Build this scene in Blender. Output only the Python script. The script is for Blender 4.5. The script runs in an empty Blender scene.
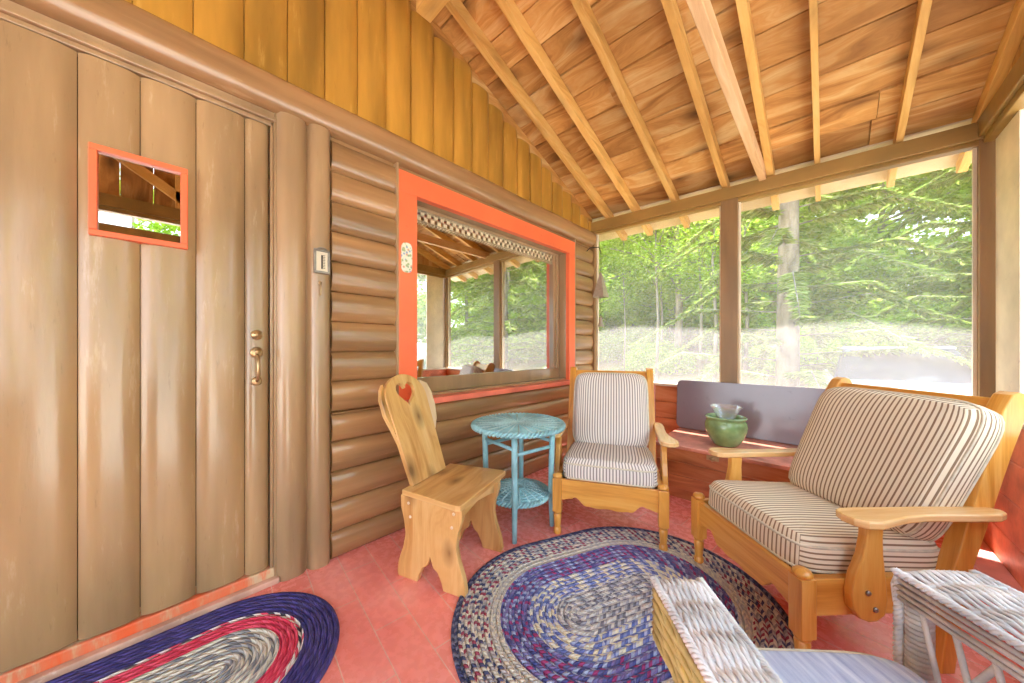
import bpy, math, random
from math import sin, cos, pi, radians, sqrt, atan2
from mathutils import Vector, Matrix
random.seed(7)
SC = bpy.context.scene
COL = SC.collection

# ------------------------------------------------------------------ camera, sky, sun, exposure
F = 330.0
YAW = radians(43.6)
cd = bpy.data.cameras.new('camera')
cam = bpy.data.objects.new('camera', cd); COL.objects.link(cam)
cam.location = (0, 0, 1.05)
cam.rotation_euler = (pi/2, 0, YAW)
cd.sensor_fit = 'HORIZONTAL'; cd.sensor_width = 36.0
cd.lens = F/1024*36.0
cd.shift_y = (348-341.5)/1024
cd.clip_start = 0.02; cd.clip_end = 300
SC.camera = cam

w = bpy.data.worlds.new('sky'); SC.world = w; w.use_nodes = True
wn = w.node_tree.nodes; wl = w.node_tree.links
bg = wn['Background']
wtc = wn.new('ShaderNodeTexCoord'); wsep = wn.new('ShaderNodeSeparateXYZ')
wramp = wn.new('ShaderNodeValToRGB')
wl.new(wtc.outputs['Generated'], wsep.inputs[0]); wl.new(wsep.outputs['Z'], wramp.inputs[0])
wramp.color_ramp.elements[0].position = 0.0; wramp.color_ramp.elements[0].color = (.84, .92, 1.0, 1)
wramp.color_ramp.elements[1].position = 0.7; wramp.color_ramp.elements[1].color = (.58, .77, 1.0, 1)
wl.new(wramp.outputs[0], bg.inputs[0])
bg.inputs[1].default_value = 2.9

sd = bpy.data.lights.new('sun', 'SUN'); sd.energy = 13.5; sd.angle = radians(0.8); sd.color = (1, .98, .95)
sun = bpy.data.objects.new('sun', sd); COL.objects.link(sun)
sun.rotation_euler = Vector((0.02, -0.365, -1.0)).to_track_quat('-Z', 'Y').to_euler()
sun.location = (0, 6, 20)

SC.view_settings.view_transform = 'Standard'
SC.view_settings.look = 'None'
SC.view_settings.exposure = 1.04
SC.view_settings.gamma = 1.0
SC.view_settings.use_curve_mapping = False
SC.cycles.use_denoising = True
SC.cycles.max_bounces = 9
SC.cycles.diffuse_bounces = 6
SC.cycles.glossy_bounces = 4
SC.cycles.transmission_bounces = 6
SC.cycles.transparent_max_bounces = 24
SC.cycles.caustics_reflective = False
SC.cycles.caustics_refractive = False
SC.cycles.sample_clamp_indirect = 6.0

# ------------------------------------------------------------------ materials
def lin(c):
    return tuple(((v/255)/12.92 if v/255 <= .04045 else ((v/255+.055)/1.055)**2.4) for v in c)
def rgba(c):
    return (*lin(c), 1)

class NT:
    def __init__(s, name):
        s.m = bpy.data.materials.new(name); s.m.use_nodes = True
        s.t = s.m.node_tree; s.n = s.t.nodes; s.l = s.t.links
        s.b = s.n['Principled BSDF']; s.out = s.n['Material Output']
    def new(s, k, **kw):
        n = s.n.new(k)
        for a, b in kw.items(): setattr(n, a, b)
        return n
    def link(s, a, b): s.l.new(a, b)
    def val(s, sock, v):
        if isinstance(v, bpy.types.NodeSocket): s.link(v, sock)
        else: sock.default_value = v
    def math(s, op, a, b=0.0, c=None):
        n = s.new('ShaderNodeMath', operation=op)
        s.val(n.inputs[0], a); s.val(n.inputs[1], b)
        if c is not None: s.val(n.inputs[2], c)
        return n.outputs[0]
    def mix(s, f, a, b, mode='MIX'):
        n = s.new('ShaderNodeMix', data_type='RGBA', blend_type=mode)
        s.val(n.inputs[0], f); s.val(n.inputs[6], a); s.val(n.inputs[7], b)
        return n.outputs[2]
    def ramp(s, f, stops, interp='LINEAR'):
        n = s.new('ShaderNodeValToRGB'); r = n.color_ramp; r.interpolation = interp
        while len(r.elements) < len(stops): r.elements.new(.5)
        for e, (p, c) in zip(r.elements, stops): e.position = p; e.color = c
        s.val(n.inputs[0], f); return n.outputs[0]
    def noise(s, vec, scale, detail=3, rough=.55, dist=0.0):
        n = s.new('ShaderNodeTexNoise'); s.link(vec, n.inputs['Vector'])
        n.inputs['Scale'].default_value = scale; n.inputs['Detail'].default_value = detail
        n.inputs['Roughness'].default_value = rough; n.inputs['Distortion'].default_value = dist
        return n.outputs['Fac']
    def bump(s, h, strength=.3, dist=.01):
        n = s.new('ShaderNodeBump'); n.inputs['Strength'].default_value = strength
        n.inputs['Distance'].default_value = dist
        s.link(h, n.inputs['Height']); s.link(n.outputs[0], s.b.inputs['Normal'])
    def obj(s): return s.new('ShaderNodeTexCoord').outputs['Object']
    def uv(s):
        n = s.new('ShaderNodeUVMap'); n.uv_map = 'UVMap'; return n.outputs[0]
    def rnd(s):
        return s.new('ShaderNodeAttribute', attribute_name='rnd').outputs['Fac']
    def comb(s, x, y, z):
        n = s.new('ShaderNodeCombineXYZ'); s.val(n.inputs[0], x); s.val(n.inputs[1], y); s.val(n.inputs[2], z)
        return n.outputs[0]
    def sep(s, v):
        n = s.new('ShaderNodeSeparateXYZ'); s.link(v, n.inputs[0]); return n.outputs

def wood(name, dark, mid, light, rough=.45, gu=1.6, gv=22, knots=.0, var=.35, bump=.25, coat=0.0, ks=(1.7, 4.2)):
    t = NT(name)
    u = t.sep(t.uv()); r = t.rnd()
    z = t.math('MULTIPLY', r, 61.0)
    base = t.comb(u[0], u[1], z)
    warp = t.noise(t.comb(t.math('MULTIPLY', u[0], 1.1), t.math('MULTIPLY', u[1], 5), z), 1.0, 2)
    v2 = t.math('ADD', t.math('MULTIPLY', u[1], gv), t.math('MULTIPLY', warp, 5.0))
    grain = t.noise(t.comb(t.math('MULTIPLY', u[0], gu), v2, z), 1.0, 5, .65)
    fine = t.noise(t.comb(t.math('MULTIPLY', u[0], gu*6), t.math('MULTIPLY', u[1], gv*9), z), 1.0, 2)
    col = t.ramp(grain, [(.28, rgba(dark)), (.5, rgba(mid)), (.72, rgba(light))])
    col = t.mix(t.math('MULTIPLY', fine, .35), col, rgba(dark))
    tint = t.ramp(r, [(0, (1-var, 1-var*1.1, 1-var*1.2, 1)), (1, (1, 1, 1, 1))])
    col = t.mix(1.0, col, tint, 'MULTIPLY')
    if knots > 0:
        vo = t.new('ShaderNodeTexVoronoi', voronoi_dimensions='2D'); t.link(t.comb(t.math('ADD', t.math('MULTIPLY', u[0], ks[0]), z), t.math('ADD', t.math('MULTIPLY', u[1], ks[1]), t.math('MULTIPLY', z, 1.7)), 0.0), vo.inputs['Vector'])
        vo.inputs['Scale'].default_value = 1.0
        dk = t.math('ADD', vo.outputs['Distance'], t.math('MULTIPLY', t.math('SUBTRACT', warp, .5), .25))
        m = t.ramp(dk, [(.0, (1, 1, 1, 1)), (.07, (.55, .55, .55, 1)), (.20, (0, 0, 0, 1))])
        col = t.mix(t.math('MULTIPLY', m, knots), col, rgba([c*.62 for c in dark]))
    t.link(col, t.b.inputs['Base Color'])
    t.b.inputs['Roughness'].default_value = rough
    if coat: t.b.inputs['Coat Weight'].default_value = coat; t.b.inputs['Coat Roughness'].default_value = .15
    t.bump(t.math('ADD', grain, t.math('MULTIPLY', fine, .5)), bump, .003)
    return t.m

def paint(name, col, rough=.4, var=.12, scale=6, bump=.15, wear=None, stretch=(1, 1, 1)):
    t = NT(name)
    if rough < .3: t.b.inputs['Coat Weight'].default_value = .45; t.b.inputs['Coat Roughness'].default_value = .13
    sx = t.sep(t.obj())
    v = t.comb(*[t.math('MULTIPLY', sx[i], stretch[i]) for i in range(3)])
    n = t.noise(v, scale, 4)
    f = t.noise(v, scale*9, 3)
    c2 = tuple(max(0, x*(1-var*2)) for x in col); c3 = tuple(min(255, x*(1+var)) for x in col)
    c = t.ramp(n, [(.3, rgba(c2)), (.7, rgba(c3))])
    if wear:
        m = t.ramp(t.noise(v, scale*4, 6, .7), [(.60, (0, 0, 0, 1)), (.70, (1, 1, 1, 1))])
        c = t.mix(t.math('MULTIPLY', m, wear[1]), c, rgba(wear[0]))
    sp = t.ramp(t.noise(v, scale*11, 5, .7), [(.62, (0, 0, 0, 1)), (.72, (1, 1, 1, 1))])
    c = t.mix(t.math('MULTIPLY', sp, .30), c, rgba([x*.62 for x in col]))
    t.link(c, t.b.inputs['Base Color'])
    t.b.inputs['Roughness'].default_value = rough
    t.bump(f, bump, .004)
    return t.m

def plain(name, col, rough=.5, metal=0.0):
    t = NT(name)
    n = t.noise(t.obj(), 40, 3)
    c = t.ramp(n, [(.3, rgba([x*.88 for x in col])), (.7, rgba(col))])
    t.link(c, t.b.inputs['Base Color'])
    t.b.inputs['Roughness'].default_value = rough; t.b.inputs['Metallic'].default_value = metal
    return t.m

def ticking(name, ground, stripe, period=.0172, duty=.42):
    t = NT(name)
    u = t.sep(t.uv())
    p = t.math('FRACT', t.math('DIVIDE', u[0], period))
    d = t.math('ABSOLUTE', t.math('SUBTRACT', p, .5))
    m = t.ramp(d, [(duty/2-.03, (1, 1, 1, 1)), (duty/2+.03, (0, 0, 0, 1))])
    weave = t.noise(t.comb(t.math('MULTIPLY', u[0], 500), t.math('MULTIPLY', u[1], 500), 0.0), 1.0, 2)
    g = t.mix(t.math('MULTIPLY', weave, .3), rgba(ground), rgba([x*.8 for x in ground]))
    c = t.mix(t.math('MULTIPLY', m, .92), g, rgba(stripe))
    t.link(c, t.b.inputs['Base Color'])
    t.b.inputs['Roughness'].default_value = .85
    lump = t.noise(t.obj(), 9, 3)
    t.bump(t.math('ADD', t.math('MULTIPLY', lump, 3), t.math('MULTIPLY', weave, .4)), .35, .006)
    return t.m

def braid(name, bands, stitch):
    """bands: list of (ring index where the band starts, [colours]) from the middle outwards."""
    t = NT(name)
    u = t.sep(t.uv())
    v2 = t.math('MULTIPLY', u[1], 2.0)
    row = t.math('FLOOR', v2); fv = t.math('FRACT', v2)
    par = t.math('MODULO', row, 2.0)
    slant = t.math('MULTIPLY', t.math('SUBTRACT', t.math('MULTIPLY', par, 2.0), 1.0), t.math('SUBTRACT', fv, .5))
    uu = t.math('ADD', t.math('DIVIDE', u[0], stitch), t.math('ADD', t.math('MULTIPLY', row, .5), t.math('MULTIPLY', slant, .8)))
    cu = t.math('FLOOR', uu); fu = t.math('FRACT', uu)
    wn_ = t.new('ShaderNodeTexWhiteNoise', noise_dimensions='2D')
    t.link(t.comb(cu, row, 0.0), wn_.inputs['Vector'])
    pick = t.math('FRACT', t.math('ADD', t.math('ADD', t.math('MULTIPLY', cu, .41), t.math('MULTIPLY', row, .27)), t.math('MULTIPLY', wn_.outputs['Value'], .22)))
    col = None
    for start, cols in bands:
        st = [(i/len(cols), rgba(c)) for i, c in enumerate(cols)]
        c = t.ramp(pick, st, 'CONSTANT')
        if col is None: col = c
        else: col = t.mix(t.math('GREATER_THAN', u[1], start), col, c)
    e1 = t.math('SINE', t.math('MULTIPLY', fu, pi)); e2 = t.math('SINE', t.math('MULTIPLY', fv, pi))
    h = t.math('MULTIPLY', t.math('POWER', e1, .5), t.math('POWER', e2, .5))
    yarn = t.noise(t.comb(t.math('MULTIPLY', u[0], 260), t.math('MULTIPLY', u[1], 30), 0.0), 1.0, 2)
    col = t.mix(t.math('MULTIPLY', yarn, .35), col, t.mix(.5, col, (0.02, .02, .02, 1)))
    t.link(col, t.b.inputs['Base Color']); t.b.inputs['Roughness'].default_value = .9
    t.bump(h, .9, .006)
    return t.m

M = {}
M['log'] = paint('log_paint', (162, 122, 82), .24, .10, 3, .25, ((206, 172, 130), .25), stretch=(1, .25, 3))
M['door'] = paint('door_paint', (168, 136, 98), .26, .08, 3, .2, ((222, 206, 176), .22), stretch=(2, 2, .3))
M['post'] = paint('post_paint', (166, 134, 98), .28, .08, 3, .2, ((206, 180, 140), .2), stretch=(2, 2, .3))
M['gable'] = paint('gable_paint', (182, 132, 54), .28, .12, 3, .2, ((226, 184, 104), .25), stretch=(2, 2, .3))
M['beam'] = paint('beam_paint', (150, 116, 60), .40, .12, 3, .2, stretch=(.4, 1, 1))
M['casing'] = paint('coral_paint', (246, 116, 72), .42, .04, 2, .08)
M['sill'] = paint('coral_sill_paint', (240, 124, 100), .36, .08, 3, .1)
M['redwall'] = paint('orange_wall_paint', (228, 138, 102), .5, .14, 5, .5, ((176, 80, 44), .35))
M['pale'] = paint('pale_trim_paint', (226, 212, 186), .5, .06, 3, .1)
M['pink'] = paint('pink_trim_paint', (234, 166, 150), .5, .08, 4, .1)
M['deck'] = wood('roof_board', (150, 96, 42), (220, 164, 92), (250, 220, 160), .65, 1.3, 11, .9, .45, .35, 0, (1.5, 3.4))
M['rafter'] = wood('rafter_wood', (196, 144, 72), (230, 182, 104), (244, 206, 136), .55, 1.2, 18, .5, .18, .25)
M['tie'] = wood('tie_wood', (200, 154, 108), (230, 188, 142), (244, 210, 170), .6, 1.2, 18, .3, .15, .25)
M['oak'] = wood('golden_oak', (192, 122, 40), (232, 166, 74), (246, 192, 106), .32, 1.6, 26, 0, .12, .15, .3)
M['oaktop'] = wood('oak_arm', (206, 146, 76), (236, 188, 122), (248, 212, 158), .26, 1.6, 26, 0, .1, .12, .4)
M['farpost'] = paint('far_post_paint', (142, 108, 68), .4, .1, 3, .2, stretch=(2, 2, .3))
M['fascia'] = paint('fascia_paint', (214, 192, 160), .5, .06, 3, .1)
M['pine'] = wood('knotty_pine', (186, 126, 62), (228, 180, 112), (242, 208, 148), .34, 1.8, 15, .95, .1, .15, .3, (2.6, 4.6))
M['pinepale'] = wood('pale_pine', (224, 190, 152), (240, 216, 186), (248, 230, 206), .45, 1.4, 16, 0, .08, .12)
M['chest'] = wood('cedar_chest_wood', (142, 72, 36), (200, 122, 72), (224, 156, 104), .34, 1.5, 14, .6, .2, .2, .3)
M['chesttop'] = paint('chest_lid_finish', (216, 142, 116), .26, .12, 6, .2)
M['knee'] = wood('stained_board', (186, 100, 52), (224, 146, 92), (240, 178, 126), .48, 1.2, 10, .4, .18, .25)
M['teal'] = paint('teal_paint', (150, 200, 208), .42, .08, 8, .2, ((206, 228, 226), .45))
M['tealpale'] = paint('pale_teal_paint', (188, 222, 224), .42, .08, 8, .2)
M['wicker'] = paint('white_wicker', (236, 236, 238), .5, .10, 14, .3, ((170, 150, 110), .5))
M['wickeryellow'] = paint('worn_wicker', (212, 196, 134), .5, .14, 14, .3, ((150, 120, 60), .4))
M['tick'] = ticking('grey_ticking', (238, 230, 220), (124, 114, 112), .0172, .38)
M['tickbrown'] = ticking('brown_ticking', (238, 224, 196), (126, 96, 66), .0178, .34)
M['piping'] = plain('cream_piping', (222, 212, 186), .85)
M['steel'] = plain('worn_steel', (150, 140, 130), .35, .8)
M['brass'] = plain('dull_brass', (196, 164, 120), .35, .7)
M['dark'] = plain('dark_iron', (60, 50, 46), .5, .5)
M['greyboard'] = paint('grey_laminate', (130, 120, 126), .24, .03, 2, .03)
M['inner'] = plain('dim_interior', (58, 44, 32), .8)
M['lace'] = plain('lace_cotton', (226, 206, 168), .9)
M['sage'] = paint('sage_glaze', (138, 172, 112), .22, .10, 9, .05, ((176, 200, 150), .3))
M['chime'] = plain('chime_metal', (176, 164, 146), .5, .2)
M['bark'] = paint('tree_bark', (150, 138, 126), .9, .22, 7, .9, ((96, 84, 74), .7), stretch=(1, 1, .3))
M['carpaint'] = plain('car_paint', (224, 228, 232), .25, .1)
M['carglass'] = plain('car_glass', (60, 72, 84), .08)
M['tyre'] = plain('tyre_rubber', (34, 34, 36), .8)

def blue_cloth():
    t = NT('blue_cloth'); o = t.sep(t.obj())
    n = t.noise(t.comb(t.math('MULTIPLY', o[0], 70), t.math('MULTIPLY', o[1], 7), t.math('MULTIPLY', o[2], 9)), 1.0, 3)
    f = t.noise(t.obj(), 420, 2)
    c = t.ramp(n, [(.3, rgba((150, 164, 204))), (.7, rgba((222, 228, 244)))])
    c = t.mix(t.math('MULTIPLY', f, .3), c, rgba((225, 228, 236)))
    t.link(c, t.b.inputs['Base Color']); t.b.inputs['Roughness'].default_value = .9
    t.bump(f, .3, .003); return t.m
M['blue'] = blue_cloth()

def floor_mat():
    t = NT('floor_paint'); o = t.obj()
    mp = t.new('ShaderNodeMapping'); t.link(o, mp.inputs['Vector']); mp.inputs['Rotation'].default_value = (0, 0, radians(6))
    br = t.new('ShaderNodeTexBrick'); t.link(mp.outputs[0], br.inputs['Vector'])
    br.inputs['Scale'].default_value = 1.0; br.inputs['Brick Width'].default_value = .42; br.inputs['Row Height'].default_value = .135
    br.inputs['Mortar Size'].default_value = .0022; br.inputs['Mortar Smooth'].default_value = .4; br.offset = .5
    br.inputs['Color1'].default_value = (1, 1, 1, 1); br.inputs['Color2'].default_value = (.86, .86, .86, 1)
    n = t.noise(o, 3.2, 5); n2 = t.noise(o, 30, 4)
    c = t.ramp(n, [(.28, rgba((234, 126, 114))), (.5, rgba((243, 144, 132))), (.75, rgba((247, 168, 156)))])
    c = t.mix(1.0, c, t.mix(.5, (1, 1, 1, 1), br.outputs['Color']), 'MULTIPLY')
    c = t.mix(t.math('MULTIPLY', br.outputs['Fac'], .7), c, rgba((250, 206, 186)))
    sp = t.ramp(t.noise(o, 16, 8, .75), [(.66, (0, 0, 0, 1)), (.74, (1, 1, 1, 1))])
    c = t.mix(t.math('MULTIPLY', sp, .25), c, rgba((236, 190, 170)))
    t.link(c, t.b.inputs['Base Color'])
    rr = t.ramp(n2, [(.3, (.18, .18, .18, 1)), (.7, (.36, .36, .36, 1))])
    t.link(rr, t.b.inputs['Roughness'])
    t.bump(t.math('SUBTRACT', t.math('MULTIPLY', n2, .35), br.outputs['Fac']), .25, .003)
    return t.m
M['floor'] = floor_mat()

def threshold_mat():
    t = NT('worn_threshold'); o = t.sep(t.obj())
    n = t.noise(t.comb(t.math('MULTIPLY', o[0], 14), t.math('MULTIPLY', o[1], 5), o[2]), 1.0, 6, .7)
    c = t.ramp(n, [(.40, rgba((236, 104, 58))), (.50, rgba((226, 128, 90))), (.56, rgba((214, 184, 146)))])
    t.link(c, t.b.inputs['Base Color']); t.b.inputs['Roughness'].default_value = .55
    t.bump(n, .4, .004); return t.m
M['threshold'] = threshold_mat()
M['stepedge'] = paint('worn_step_edge', (206, 164, 144), .5, .1, 6, .2, ((236, 220, 204), .5))

def pane_mat(name, refl):
    t = NT(name); t.n.remove(t.b)
    g = t.new('ShaderNodeBsdfGlossy'); g.inputs['Roughness'].default_value = 0.0; g.inputs['Color'].default_value = (.95, .95, .93, 1)
    tr = t.new('ShaderNodeBsdfTransparent'); tr.inputs['Color'].default_value = (.85, .88, .86, 1)
    mx = t.new('ShaderNodeMixShader'); mx.inputs[0].default_value = refl
    t.link(tr.outputs[0], mx.inputs[1]); t.link(g.outputs[0], mx.inputs[2]); t.link(mx.outputs[0], t.out.inputs[0])
    return t.m
M['pane'] = pane_mat('window_glass', .72)
def clear_mat():
    t = NT('clear_glass'); t.n.remove(t.b)
    g = t.new('ShaderNodeBsdfGlossy'); g.inputs['Roughness'].default_value = .03
    tr = t.new('ShaderNodeBsdfTransparent'); d = t.new('ShaderNodeBsdfDiffuse'); d.inputs[0].default_value = rgba((232, 236, 238))
    m1 = t.new('ShaderNodeMixShader'); m1.inputs[0].default_value = .45
    t.link(g.outputs[0], m1.inputs[1]); t.link(d.outputs[0], m1.inputs[2])
    mx = t.new('ShaderNodeMixShader'); mx.inputs[0].default_value = .34
    t.link(tr.outputs[0], mx.inputs[1]); t.link(m1.outputs[0], mx.inputs[2]); t.link(mx.outputs[0], t.out.inputs[0])
    return t.m
M['clear'] = clear_mat()

def screen_mat():
    t = NT('insect_screen'); t.n.remove(t.b)
    tr = t.new('ShaderNodeBsdfTransparent'); tr.inputs['Color'].default_value = (.93, .93, .93, 1)
    tl = t.new('ShaderNodeBsdfTranslucent'); tl.inputs['Color'].default_value = rgba((246, 234, 238))
    df = t.new('ShaderNodeBsdfDiffuse'); df.inputs['Color'].default_value = rgba((190, 184, 182))
    m1 = t.new('ShaderNodeMixShader'); m1.inputs[0].default_value = .1
    t.link(tl.outputs[0], m1.inputs[1]); t.link(df.outputs[0], m1.inputs[2])
    n = t.noise(t.obj(), 14, 4)
    f = t.ramp(n, [(.3, (.19, .19, .19, 1)), (.7, (.235, .235, .235, 1))])
    mx = t.new('ShaderNodeMixShader'); t.link(f, mx.inputs[0])
    t.link(tr.outputs[0], mx.inputs[1]); t.link(m1.outputs[0], mx.inputs[2]); t.link(mx.outputs[0], t.out.inputs[0])
    return t.m
M['screen'] = screen_mat()

def leaf_mat(name, c1, c2, c3):
    t = NT(name); r = t.rnd()
    c = t.ramp(r, [(0, rgba(c1)), (.5, rgba(c2)), (1, rgba(c3))])
    t.n.remove(t.b)
    d = t.new('ShaderNodeBsdfDiffuse'); tl = t.new('ShaderNodeBsdfTranslucent')
    t.link(c, d.inputs[0]); t.link(c, tl.inputs[0])
    mx = t.new('ShaderNodeMixShader'); mx.inputs[0].default_value = .5
    t.link(d.outputs[0], mx.inputs[1]); t.link(tl.outputs[0], mx.inputs[2]); t.link(mx.outputs[0], t.out.inputs[0])
    return t.m
M['leaf'] = leaf_mat('spring_leaves', (132, 170, 40), (176, 206, 70), (214, 228, 120))
M['needle'] = leaf_mat('hemlock_needles', (92, 122, 44), (142, 164, 74), (196, 204, 130))

def ground_mat():
    t = NT('yard_ground'); o = t.obj()
    n = t.noise(o, .7, 5); n2 = t.noise(o, 5, 5, .7); y = t.sep(o)[1]
    gr = t.ramp(n2, [(.3, rgba((186, 178, 164))), (.7, rgba((220, 214, 202)))])  # pale gravel around the porch, added to bounce sunlight up onto the ceiling
    c = t.ramp(n, [(.35, rgba((96, 120, 48))), (.5, rgba((150, 128, 84))), (.7, rgba((120, 140, 62)))])
    c = t.mix(t.math('MULTIPLY', n2, .5), c, rgba((134, 108, 72)))
    x = t.sep(o)[0]
    e = t.ramp(t.math('DIVIDE', t.math('ADD', t.math('SUBTRACT', y, x), t.math('MULTIPLY', n, 3.0)), 10.0), [(.32, (0, 0, 0, 1)), (.46, (1, 1, 1, 1))])
    c = t.mix(e, gr, c)
    t.link(c, t.b.inputs['Base Color']); t.b.inputs['Roughness'].default_value = .95
    t.bump(n2, .6, .05); return t.m
M['ground'] = ground_mat()

def plaque_mat():
    t = NT('floral_tile'); o = t.obj()
    vo = t.new('ShaderNodeTexVoronoi'); t.link(o, vo.inputs['Vector']); vo.inputs['Scale'].default_value = 62
    m = t.ramp(vo.outputs['Distance'], [(.40, (1, 1, 1, 1)), (.54, (0, 0, 0, 1))])
    s = t.new('ShaderNodeSeparateColor'); t.link(vo.outputs['Color'], s.inputs[0])
    c = t.ramp(s.outputs[0], [(0, rgba((110, 150, 110))), (.4, rgba((120, 150, 190))), (.65, rgba((150, 170, 110))), (.92, rgba((206, 150, 120)))], 'CONSTANT')
    col = t.mix(t.math('MULTIPLY', m, .8), rgba((228, 226, 206)), c)
    t.link(col, t.b.inputs['Base Color']); t.b.inputs['Roughness'].default_value = .25
    return t.m
M['floral'] = plaque_mat()

# ------------------------------------------------------------------ mesh helpers
class MB:
    """collects shapes for ONE mesh object, with UVs in metres and a random number per shape"""
    def __init__(s, T=None):
        s.v = []; s.f = []; s.uv = []; s.r = []; s.sm = []; s.T = T
    def add(s, verts, faces, uvs, rnd=None, smooth=False, T=None):
        o = len(s.v); r = random.random() if rnd is None else rnd
        for p in verts:
            p = Vector(p)
            if T is not None: p = T @ p
            if s.T is not None: p = s.T @ p
            s.v.append(p)
        for f, q in zip(faces, uvs):
            s.f.append([i+o for i in f]); s.uv.append(q); s.r.append(r); s.sm.append(smooth)
    def leaf(s, a, b_, c, d):
        o = len(s.v); s.v += [a, b_, c, d]; s.f.append([o, o+1, o+2, o+3]); s.uv.append(((0, 0),)*4); s.r.append(random.random()); s.sm.append(False)
    def box(s, lo, hi, T=None, rnd=None):
        x0, y0, z0 = lo; x1, y1, z1 = hi
        V = [(x0, y0, z0), (x1, y0, z0), (x1, y1, z0), (x0, y1, z0), (x0, y0, z1), (x1, y0, z1), (x1, y1, z1), (x0, y1, z1)]
        Fs = [((0, 3, 2, 1), 2), ((4, 5, 6, 7), 2), ((0, 1, 5, 4), 1), ((1, 2, 6, 5), 0), ((2, 3, 7, 6), 1), ((3, 0, 4, 7), 0)]
        d = (x1-x0, y1-y0, z1-z0); uvs = []
        off = random.random()*3
        for f, ax in Fs:
            a = [i for i in range(3) if i != ax]; a.sort(key=lambda i: -d[i])
            uvs.append([(V[i][a[0]]+off, V[i][a[1]]) for i in f])
        s.add(V, [f for f, _ in Fs], uvs, rnd, False, T)
    def prism(s, poly, z0, z1, T=None, rnd=None, grain=0, smooth=False):
        """poly in local XY (ccw), extruded in local Z"""
        n = len(poly)
        V = [(x, y, z0) for x, y in poly]+[(x, y, z1) for x, y in poly]
        off = random.random()*3
        def q(p): return (p[grain]+off, p[1-grain])
        fs = [list(range(n))[::-1], list(range(n, 2*n))]
        uvs = [[q(poly[i]) for i in range(n)][::-1], [q(poly[i]) for i in range(n)]]
        for i in range(n):
            j = (i+1) % n
            fs.append([i, j, n+j, n+i])
            uvs.append([(q(poly[i])[0], z0), (q(poly[j])[0], z0), (q(poly[j])[0], z1), (q(poly[i])[0], z1)])
        s.add(V, fs, uvs, rnd, smooth, T)
    def tube(s, path, rad, seg=8, closed=False, T=None, rnd=None, cap=True, squash=1.0):
        P = [Vector(p) for p in path]; n = len(P)
        if not hasattr(rad, '__len__'): rad = [rad]*n
        V = []; L = 0; Ls = []
        prev = None
        for i in range(n):
            a = P[(i-1) % n] if (closed or i > 0) else P[i]
            b = P[(i+1) % n] if (closed or i < n-1) else P[i]
            t = (b-a).normalized() if (b-a).length > 1e-9 else Vector((0, 0, 1))
            if prev is None:
                up = Vector((0, 0, 1)) if abs(t.z) < .9 else Vector((1, 0, 0))
                nx = t.cross(up).normalized()
            else:
                nx = (prev-t*prev.dot(t)).normalized()
            prev = nx; ny = t.cross(nx)
            if i: L += (P[i]-P[i-1]).length
            Ls.append(L)
            for k in range(seg):
                an = 2*pi*k/seg
                V.append(P[i]+nx*cos(an)*rad[i]+ny*sin(an)*rad[i]*squash)
        fs = []; uvs = []
        for i in range(n if closed else n-1):
            j = (i+1) % n
            for k in range(seg):
                k2 = (k+1) % seg
                fs.append([i*seg+k, i*seg+k2, j*seg+k2, j*seg+k])
                l1 = Ls[j] if j > i else Ls[i]+.02
                w_ = 2*pi*rad[i]/seg
                uvs.append([(Ls[i], k*w_), (Ls[i], (k+1)*w_), (l1, (k+1)*w_), (l1, k*w_)])
        if cap and not closed:
            fs.append(list(range(seg))[::-1]); uvs.append([(0, 0)]*seg)
            fs.append([(n-1)*seg+k for k in range(seg)]); uvs.append([(L, 0)]*seg)
        s.add(V, fs, uvs, rnd, True, T)
    def lathe(s, prof, seg=24, T=None, rnd=None, smooth=True):
        V = []; fs = []; uvs = []; n = len(prof)
        for r, z in prof:
            for k in range(seg):
                a = 2*pi*k/seg; V.append((r*cos(a), r*sin(a), z))
        L = [0]
        for i in range(1, n): L.append(L[-1]+math.hypot(prof[i][0]-prof[i-1][0], prof[i][1]-prof[i-1][1]))
        for i in range(n-1):
            for k in range(seg):
                k2 = (k+1) % seg
                fs.append([i*seg+k, i*seg+k2, (i+1)*seg+k2, (i+1)*seg+k])
                uvs.append([(L[i], k*.01), (L[i], (k+1)*.01), (L[i+1], (k+1)*.01), (L[i+1], k*.01)])
        fs.append(list(range(seg))[::-1]); uvs.append([(0, 0)]*seg)
        fs.append([(n-1)*seg+k for k in range(seg)]); uvs.append([(0, 0)]*seg)
        s.add(V, fs, uvs, rnd, smooth, T)
    def grid(s, rows, uvrows, smooth=True, rnd=None, T=None):
        V = [p for r in rows for p in r]; c = len(rows[0]); fs = []; uvs = []
        U = [q for r in uvrows for q in r]
        for i in range(len(rows)-1):
            for k in range(c-1):
                f = [i*c+k, i*c+k+1, (i+1)*c+k+1, (i+1)*c+k]; fs.append(f); uvs.append([U[q] for q in f])
        s.add(V, fs, uvs, rnd, smooth, T)
    def build(s, name, mat, parent=None, bevel=0, segs=2, shear=None):
        me = bpy.data.meshes.new(name)
        V = s.v
        if shear: V = [shear(p) for p in V]
        me.from_pydata([tuple(p) for p in V], [], s.f)
        uvl = me.uv_layers.new(name='UVMap')
        k = 0
        for q in s.uv:
            for c in q: uvl.data[k].uv = c; k += 1
        at = me.attributes.new('rnd', 'FLOAT', 'FACE')
        at.data.foreach_set('value', s.r)
        me.polygons.foreach_set('use_smooth', s.sm)
        me.materials.append(M[mat] if isinstance(mat, str) else mat)
        me.update()
        o = bpy.data.objects.new(name, me); COL.objects.link(o)
        if parent is not None: o.parent = parent
        if bevel:
            b = o.modifiers.new('bevel', 'BEVEL'); b.width = bevel; b.segments = segs; b.limit_method = 'ANGLE'; b.angle_limit = radians(40)
            b.harden_normals = False
        return o

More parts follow.
